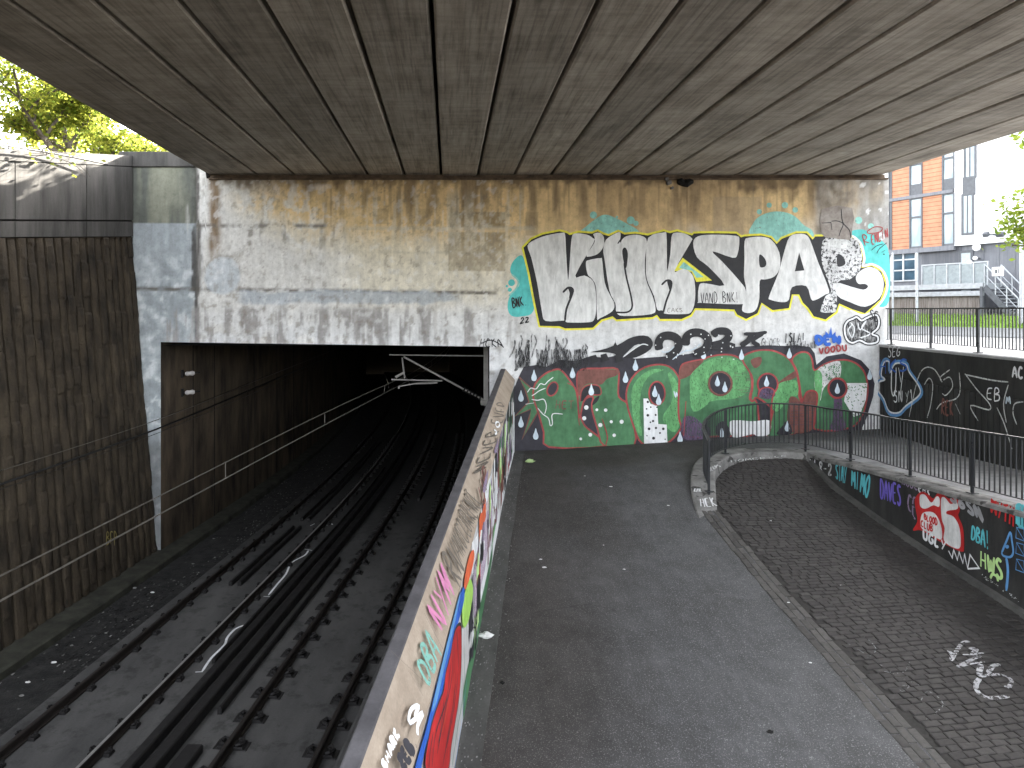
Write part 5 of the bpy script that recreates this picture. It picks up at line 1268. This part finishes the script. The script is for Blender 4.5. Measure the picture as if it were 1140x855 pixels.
mb = MB(); mb.obox(p + FN*.018, FD, FN, UPZ, (-.12, -.02), (-.002, .002), (-.1, .1)); mb.obox(p + FN*.018, FD, FN, UPZ, (.02, .06), (-.002, .002), (-.1, .12)); mb.build('emblem', M['frame'], sg)
for k, (x, yt, r, lab) in enumerate(((208, 8, .055, 'galvanised pole nearest the mural corner in front of the blue windows'), (372, 8, .07, 'galvanised pole rising right of the blue windows'), (1087, -60, .10, 'tall pale pole at the right edge of the photo beside the steps'))):
    t_, z1_ = fpt(x, yt, KY, 3.0); p = F0 + FD*t_ + FN*3.0
    po = empty('metal_pole', (p.x, p.y, gz0+.2), lab, 'pole', 'metal poles in the yard'); mb = MB(); mb.tube([(p.x, p.y, gz0+.1), (p.x, p.y, z1_+(.0 if k < 2 else 1))], r, 10); mb.build('shaft', M['galv'], po); mb = MB(); mb.tube([(p.x, p.y, gz0+.1), (p.x, p.y, gz0+.9)], r+.03, 10); mb.build('sleeve', M['galv'], po)
# ================================================================== trees
def leafmat(name, c1, c2, tr=.45):
    m = bpy.data.materials.new(name); m.use_nodes = True; n = m.node_tree.nodes; l = m.node_tree.links; n.remove(n['Principled BSDF'])
    g = n.new('ShaderNodeNewGeometry'); r = n.new('ShaderNodeValToRGB'); r.color_ramp.elements[0].color = (*c1, 1); r.color_ramp.elements[1].color = (*c2, 1); l.new(g.outputs['Random Per Island'], r.inputs[0])
    a = n.new('ShaderNodeBsdfDiffuse'); b = n.new('ShaderNodeBsdfTranslucent'); x = n.new('ShaderNodeMixShader'); x.inputs[0].default_value = tr
    l.new(r.outputs[0], a.inputs[0]); l.new(r.outputs[0], b.inputs[0]); l.new(a.outputs[0], x.inputs[1]); l.new(b.outputs[0], x.inputs[2]); l.new(x.outputs[0], n['Material Output'].inputs[0]); return m
M['leafy'] = leafmat('autumn_leaf', (.075, .115, .02), (.25, .255, .04), .55); M['leafg'] = leafmat('green_leaf', (.10, .16, .025), (.30, .36, .06), .55); M['leafd'] = leafmat('dull_leaf', (.08, .12, .05), (.22, .28, .10), .55)
M['bark'] = m_rough('bark', (.035, .028, .02), (.10, .08, .06), 6, (2, 2, .4), .9, .6, 25)
def tree(name, base, height, lean, seed, leaf, nleaf, lsize, label, group=None, spread=1., levels=4, trunk_r=.16, droop=.0, cat='tree'):
    rnd = random.Random(seed); root = empty(name, base, label, cat, group); tb_ = MB(); tips = []
    def grow(p, d, r, L, lev):
        pts, rs = [p], [r]; n = 5
        for k in range(n):
            d = (d + Vector((rnd.gauss(0, .16), rnd.gauss(0, .16), rnd.gauss(.03-droop*(levels-lev)*.12, .10)))).normalized(); p = p + d*(L/n); pts.append(p); rs.append(r*(1-.42*(k+1)/n))
            if lev <= 2: tips.append(p)
        tb_.tube(pts, rs, 7 if lev > 2 else 4, cap=False)
        if lev == 0: return
        for k in range(rnd.choice((2, 3, 3)) + (1 if lev == levels else 0)):
            t_ = rnd.uniform(.45, 1.); q = pts[max(1, int(t_*n))]; a = rnd.uniform(0, 2*math.pi)
            sd = Vector((math.cos(a), math.sin(a), rnd.uniform(.1, .7)))*spread; grow(q, (d*.75 + sd*.8).normalized(), rs[max(1, int(t_*n))]*.72, L*rnd.uniform(.62, .85), lev-1)
    grow(Vector(base), Vector(lean).normalized(), trunk_r, height*.33, levels)
    tb_.build('trunk', M['bark'], root, smooth=True)
    lb = MB(); 
    for k in range(nleaf):
        p = rnd.choice(tips) + Vector((rnd.gauss(0, .24), rnd.gauss(0, .24), rnd.gauss(0, .2))); s_ = lsize*rnd.uniform(.6, 1.25)
        a = Vector((rnd.gauss(0, 1), rnd.gauss(0, 1), rnd.gauss(0, .6))).normalized(); b = a.cross(Vector((rnd.gauss(0, 1), rnd.gauss(0, 1), rnd.gauss(0, 1)))).normalized()
        lb.face([p - a*s_*.5, p + b*s_*.32 - a*s_*.1, p + a*s_*.55, p - b*s_*.32 - a*s_*.08])
    lb.build('crown', leaf, root); return root
tree('broadleaf_tree', (-12.6, 26, 6.3), 11.5, (.05, 0, 1), 5, M['leafy'], 12000, .17, 'yellow green tree with arching bare limbs behind the corner of the left wall', 'trees beyond the left wall', 1.25, trunk_r=.30)
tree('broadleaf_tree', (-17.2, 23.5, 6.5), 11.5, (.12, 0, 1), 11, M['leafd'], 14000, .16, 'bluish green leafy tree at the left edge of the photo above the wall', 'trees beyond the left wall', 1.2)
tree('broadleaf_tree', (-9.9, 30, 7.5), 7.5, (0, .1, 1), 23, M['leafy'], 6000, .18, 'low yellow tree glowing in the gap just beside the bridge deck', 'trees beyond the left wall', 1.4)
tree('broadleaf_tree', (-19, 34, 6.5), 14., (.05, 0, 1), 77, M['leafy'], 7000, .24, 'tall yellow tree standing farthest back behind the left wall', 'trees beyond the left wall', 1.3, trunk_r=.3)
tree('broadleaf_tree', (-3.4, 26.5, 7.9), 6., (0, 0, 1), 29, M['leafy'], 7000, .2, 'round leafy tree added unseen behind the bridge deck to shade the left wall', None, 1.1)  # out of view, added to shade the near end of the left wall
tree('broadleaf_tree', (-12.4, 14.0, 5.8), 7.5, (.1, .0, 1), 41, M['leafd'], 5000, .13, 'nearest dull green tree hanging over the left end of the wall', 'trees beyond the left wall', 1.2, 4, .12)
tree('overhanging_shrub', (-11.2, 16.8, 6.4), 4.6, (.45, .05, .75), 31, M['leafy'], 160, .12, 'bare twiggy shrub leaning over the top of the left wall', None, 1.4, 4, .07, .5, 'shrub')
tree('maple_tree', (26.6, 25.5, 3.), 17.5, (-.02, 0, 1), 17, M['leafg'], 15000, .24, 'green leafy tree hanging in at the right edge of the photo before the white wall', None, 1.05)

# ================================================================== litter
M['paper'] = m_plain('crumpled_paper', (.66, .65, .64), .8); M['can'] = m_plain('green_packet', (.36, .48, .22), .5)
def crumple(name, loc, size, mat, label, group=None, seed=0, flat=.5):
    rnd = random.Random(seed); mb = MB(); n, m_ = 9, 6; rows = []
    for i in range(m_+1):
        ph = math.pi*i/m_; rows.append([(loc[0] + size[0]*(math.sin(ph)*math.cos(2*math.pi*k/n)*rnd.uniform(.6, 1.15)), loc[1] + size[1]*(math.sin(ph)*math.sin(2*math.pi*k/n)*rnd.uniform(.6, 1.15)), loc[2] + size[2]*flat*(1 - math.cos(ph))*rnd.uniform(.7, 1.1)) for k in range(n)])
    mb.loft(rows, 0, True); return tag(mb.build(name, mat), label, 'litter', group)
def ground_at(px, py):
    y = 12.; 
    for _ in range(30):
        d = sight(px, py); x = d.x*y; z = H(x, y) if not (x > 5.6 and y < 17) or x > 9.3 else hc(x, y); y2 = (z-CAMZ)/d.z; y = lerp(y, y2, .6)
    return Vector((d.x*y, y, CAMZ + d.z*y))
p = ground_at(541, 710); crumple('crumpled_paper', p + Vector((0, 0, -.005)), (.11, .09, .09), M['paper'], 'crumpled white paper lying at the foot of the painted barrier', seed=3)
p = ground_at(590, 515); crumple('drink_packet', p + Vector((0, 0, -.005)), (.15, .08, .10), M['can'], 'squashed green and white packet in the corner below the mural', seed=5); 
p = ground_at(559, 761); crumple('dark_scrap', p, (.035, .04, .03), M['soot'], 'small dark scrap on the path just right of the crumpled paper', seed=6)
p = ground_at(858, 816); crumple('dark_scrap', p, (.05, .03, .03), M['soot'], 'small dark scrap on the wide tarmac near the bottom of the photo', seed=7)
scr = [(602, 623, .035, 'pale scrap left of another scrap in the middle of the path'), (606, 632, .045, 'brightest round white scrap in the middle of the path'), (695, 634, .03, 'pale grey scrap on the path midway to the kerb'), (680, 542, .04, 'white scrap on the path left of the kerb'), (744, 563, .035, 'white scrap on the path closest to the kerb tip'), (651, 530, .025, 'tiny pale scrap on the path under the green mural'), (858, 580, .03, 'white scrap on the upper cobbles'), (936, 652, .03, 'white scrap on the middle of the cobbles'), (878, 671, .028, 'white scrap beside the sett edging'), (672, 607, .018, 'tiny pale scrap alone on the path centre'), (902, 738, .028, 'pale scrap on the tarmac near the edging')]
for k, (px, py, s_, lab) in enumerate(scr): crumple('paper_scrap', ground_at(px, py), (s_, s_*.7, s_*.4), M['paper'], lab, 'paper scraps on the path and cobbles', seed=40+k)
rnd = random.Random(77); lg = [(60, 738), (80, 719), (140, 690), (196, 605), (207, 610), (238, 600), (31, 760), (24, 775), (118, 705), (170, 660), (215, 628), (150, 655)]
for k, (px, py) in enumerate(lg):
    d = sight(px, py); q = EYE + d*((-3.0-CAMZ)/d.z); s_ = rnd.uniform(.03, .07)
    crumple('rubbish_scrap', q, (s_, s_*.7, s_*.5), M['paper'] if k % 3 == 0 else M['kerb'], 'pale rubbish scrap lying in the dark dirt beside the left track', 'rubbish in the trackside dirt', seed=90+k)
rnd = random.Random(15); mb = MB()
for k in range(2600):
    y = rnd.uniform(9, 34); o = lerp(-10.15, -8.6, rnd.random()**.8); x = cc(y)+o; s_ = rnd.uniform(.012, .05); z = -3.0
    if noise.noise(Vector((x*.9, y*.5, 2))) < -.1: continue
    mb.face([(x-s_, y-s_*.6, z), (x+s_*rnd.random(), y-s_, z), (x+s_, y+s_*rnd.random(), z+s_*rnd.random()), (x-s_*.4, y+s_, z+.01)], rnd.choice((0, 0, 0, 0, 1, 1, 2)) if s_ < .035 else 0)
tag(mb.build('trackside_debris', [M['iron'], M['coping'], M['kerb']]), kind='stuff')
# debris speckled along the gutter and faded tags sprayed over the setts
rnd = random.Random(5); mb = MB()
for k in range(520):
    y = rnd.uniform(6.5, 19.6); x = BASEX(y) + abs(rnd.gauss(.14, .16)); s_ = rnd.uniform(.004, .013); z = H(x, y)+.03
    mb.face([(x-s_, y-s_*.6, z), (x+s_*rnd.random(), y-s_, z), (x+s_, y+s_*rnd.random(), z+.012), (x-s_*.4, y+s_, z+.004)])
tag(mb.build('gutter_debris', M['coping'] if False else M['kerb']), kind='stuff')
q0 = ground_at(1090, 745); q1 = ground_at(1040, 745); q2 = ground_at(1070, 780); nq = (q1-q0).cross(q2-q0).normalized(); nq = nq if nq.z > 0 else -nq
pt = Paint(q0, nq, .028).use(1020, 690, 7.775); paint('chalky', (.33, .33, .345), .4, wear=.47, scale=8)
for q, w in (([(270, 290), (300, 300), (305, 370)], .05), ([(300, 370), (345, 290), (400, 215), (460, 200)], .05), ([(400, 318), (490, 315), (590, 300)], .03), ([(350, 425), (430, 385), (520, 340), (560, 330)], .05), ([(360, 430), (440, 405), (520, 390), (590, 380)], .03), ([(460, 270), (520, 265), (480, 320)], .06), ([(560, 400), (545, 470), (555, 510)], .07), ([(620, 480), (660, 420), (720, 400)], .06), ([(560, 510), (660, 490), (760, 500), (820, 540), (800, 600), (760, 590)], .05), ([(550, 520), (515, 580), (540, 650), (640, 695), (800, 680)], .06)): pt.stroke(q, w, 'chalky')
pt.use(780, 500, 2.408)
for q in ([(385, 520), (450, 560), (520, 610), (590, 640)], [(430, 500), (470, 540), (440, 570)], [(590, 680), (610, 655), (650, 690), (605, 730)], [(480, 600), (540, 605), (560, 575)], [(525, 640), (558, 640), (540, 655), (530, 645)]): pt.stroke(q, .014, paint('faintchalk', (.16, .16, .165), .4, wear=.52, scale=8))
rb = bpy.data.objects['cobbled_ramp']; pt.build('faded_tag', rb)

# ================================================================== sky, sun, camera
sd = Vector((math.sin(R(26))*math.cos(R(23)), math.cos(R(26))*math.cos(R(23)), math.sin(R(23)))); el = math.asin(sd.z); az = math.atan2(sd.x, sd.y)
wd = bpy.data.worlds.new('World'); scene.world = wd; wd.use_nodes = True
nt = wd.node_tree; bg_ = nt.nodes['Background']; sky = nt.nodes.new('ShaderNodeTexSky'); sky.sky_type = 'NISHITA'; sky.sun_disc = False; sky.sun_elevation = el; sky.sun_rotation = az; sky.dust_density = 3.0; sky.air_density = .8; sky.ozone_density = .4
hs = nt.nodes.new('ShaderNodeHueSaturation'); hs.inputs['Saturation'].default_value = .22; nt.links.new(sky.outputs[0], hs.inputs['Color']); nt.links.new(hs.outputs[0], bg_.inputs[0]); bg_.inputs[1].default_value = .15
sl_ = bpy.data.lights.new('sun', 'SUN'); sl_.energy = 5.; sl_.angle = R(.5); sl_.color = (1, .93, .82); so = bpy.data.objects.new('sun', sl_); COL.objects.link(so); so.rotation_euler = sd.to_track_quat('Z', 'Y').to_euler(); so.location = (30, 10, 40)
cam = bpy.data.cameras.new('camera'); co = bpy.data.objects.new('camera', cam); COL.objects.link(co); co.location = EYE; co.rotation_euler = (R(90), 0, 0)
cam.sensor_width = 36; cam.lens = 36*F/1140; cam.shift_x = (570-CX)/1140; cam.shift_y = (CY-427.5)/1140; cam.clip_end = 3000; cam.clip_start = .05
scene.camera = co
vs = scene.view_settings; vs.view_transform = 'Standard'; vs.look = 'None'; vs.exposure = 3.85; vs.gamma = 1; vs.use_curve_mapping = False
scene.render.engine = 'CYCLES'; scene.cycles.use_denoising = True; scene.cycles.max_bounces = 8; scene.cycles.diffuse_bounces = 5; scene.cycles.transparent_max_bounces = 16
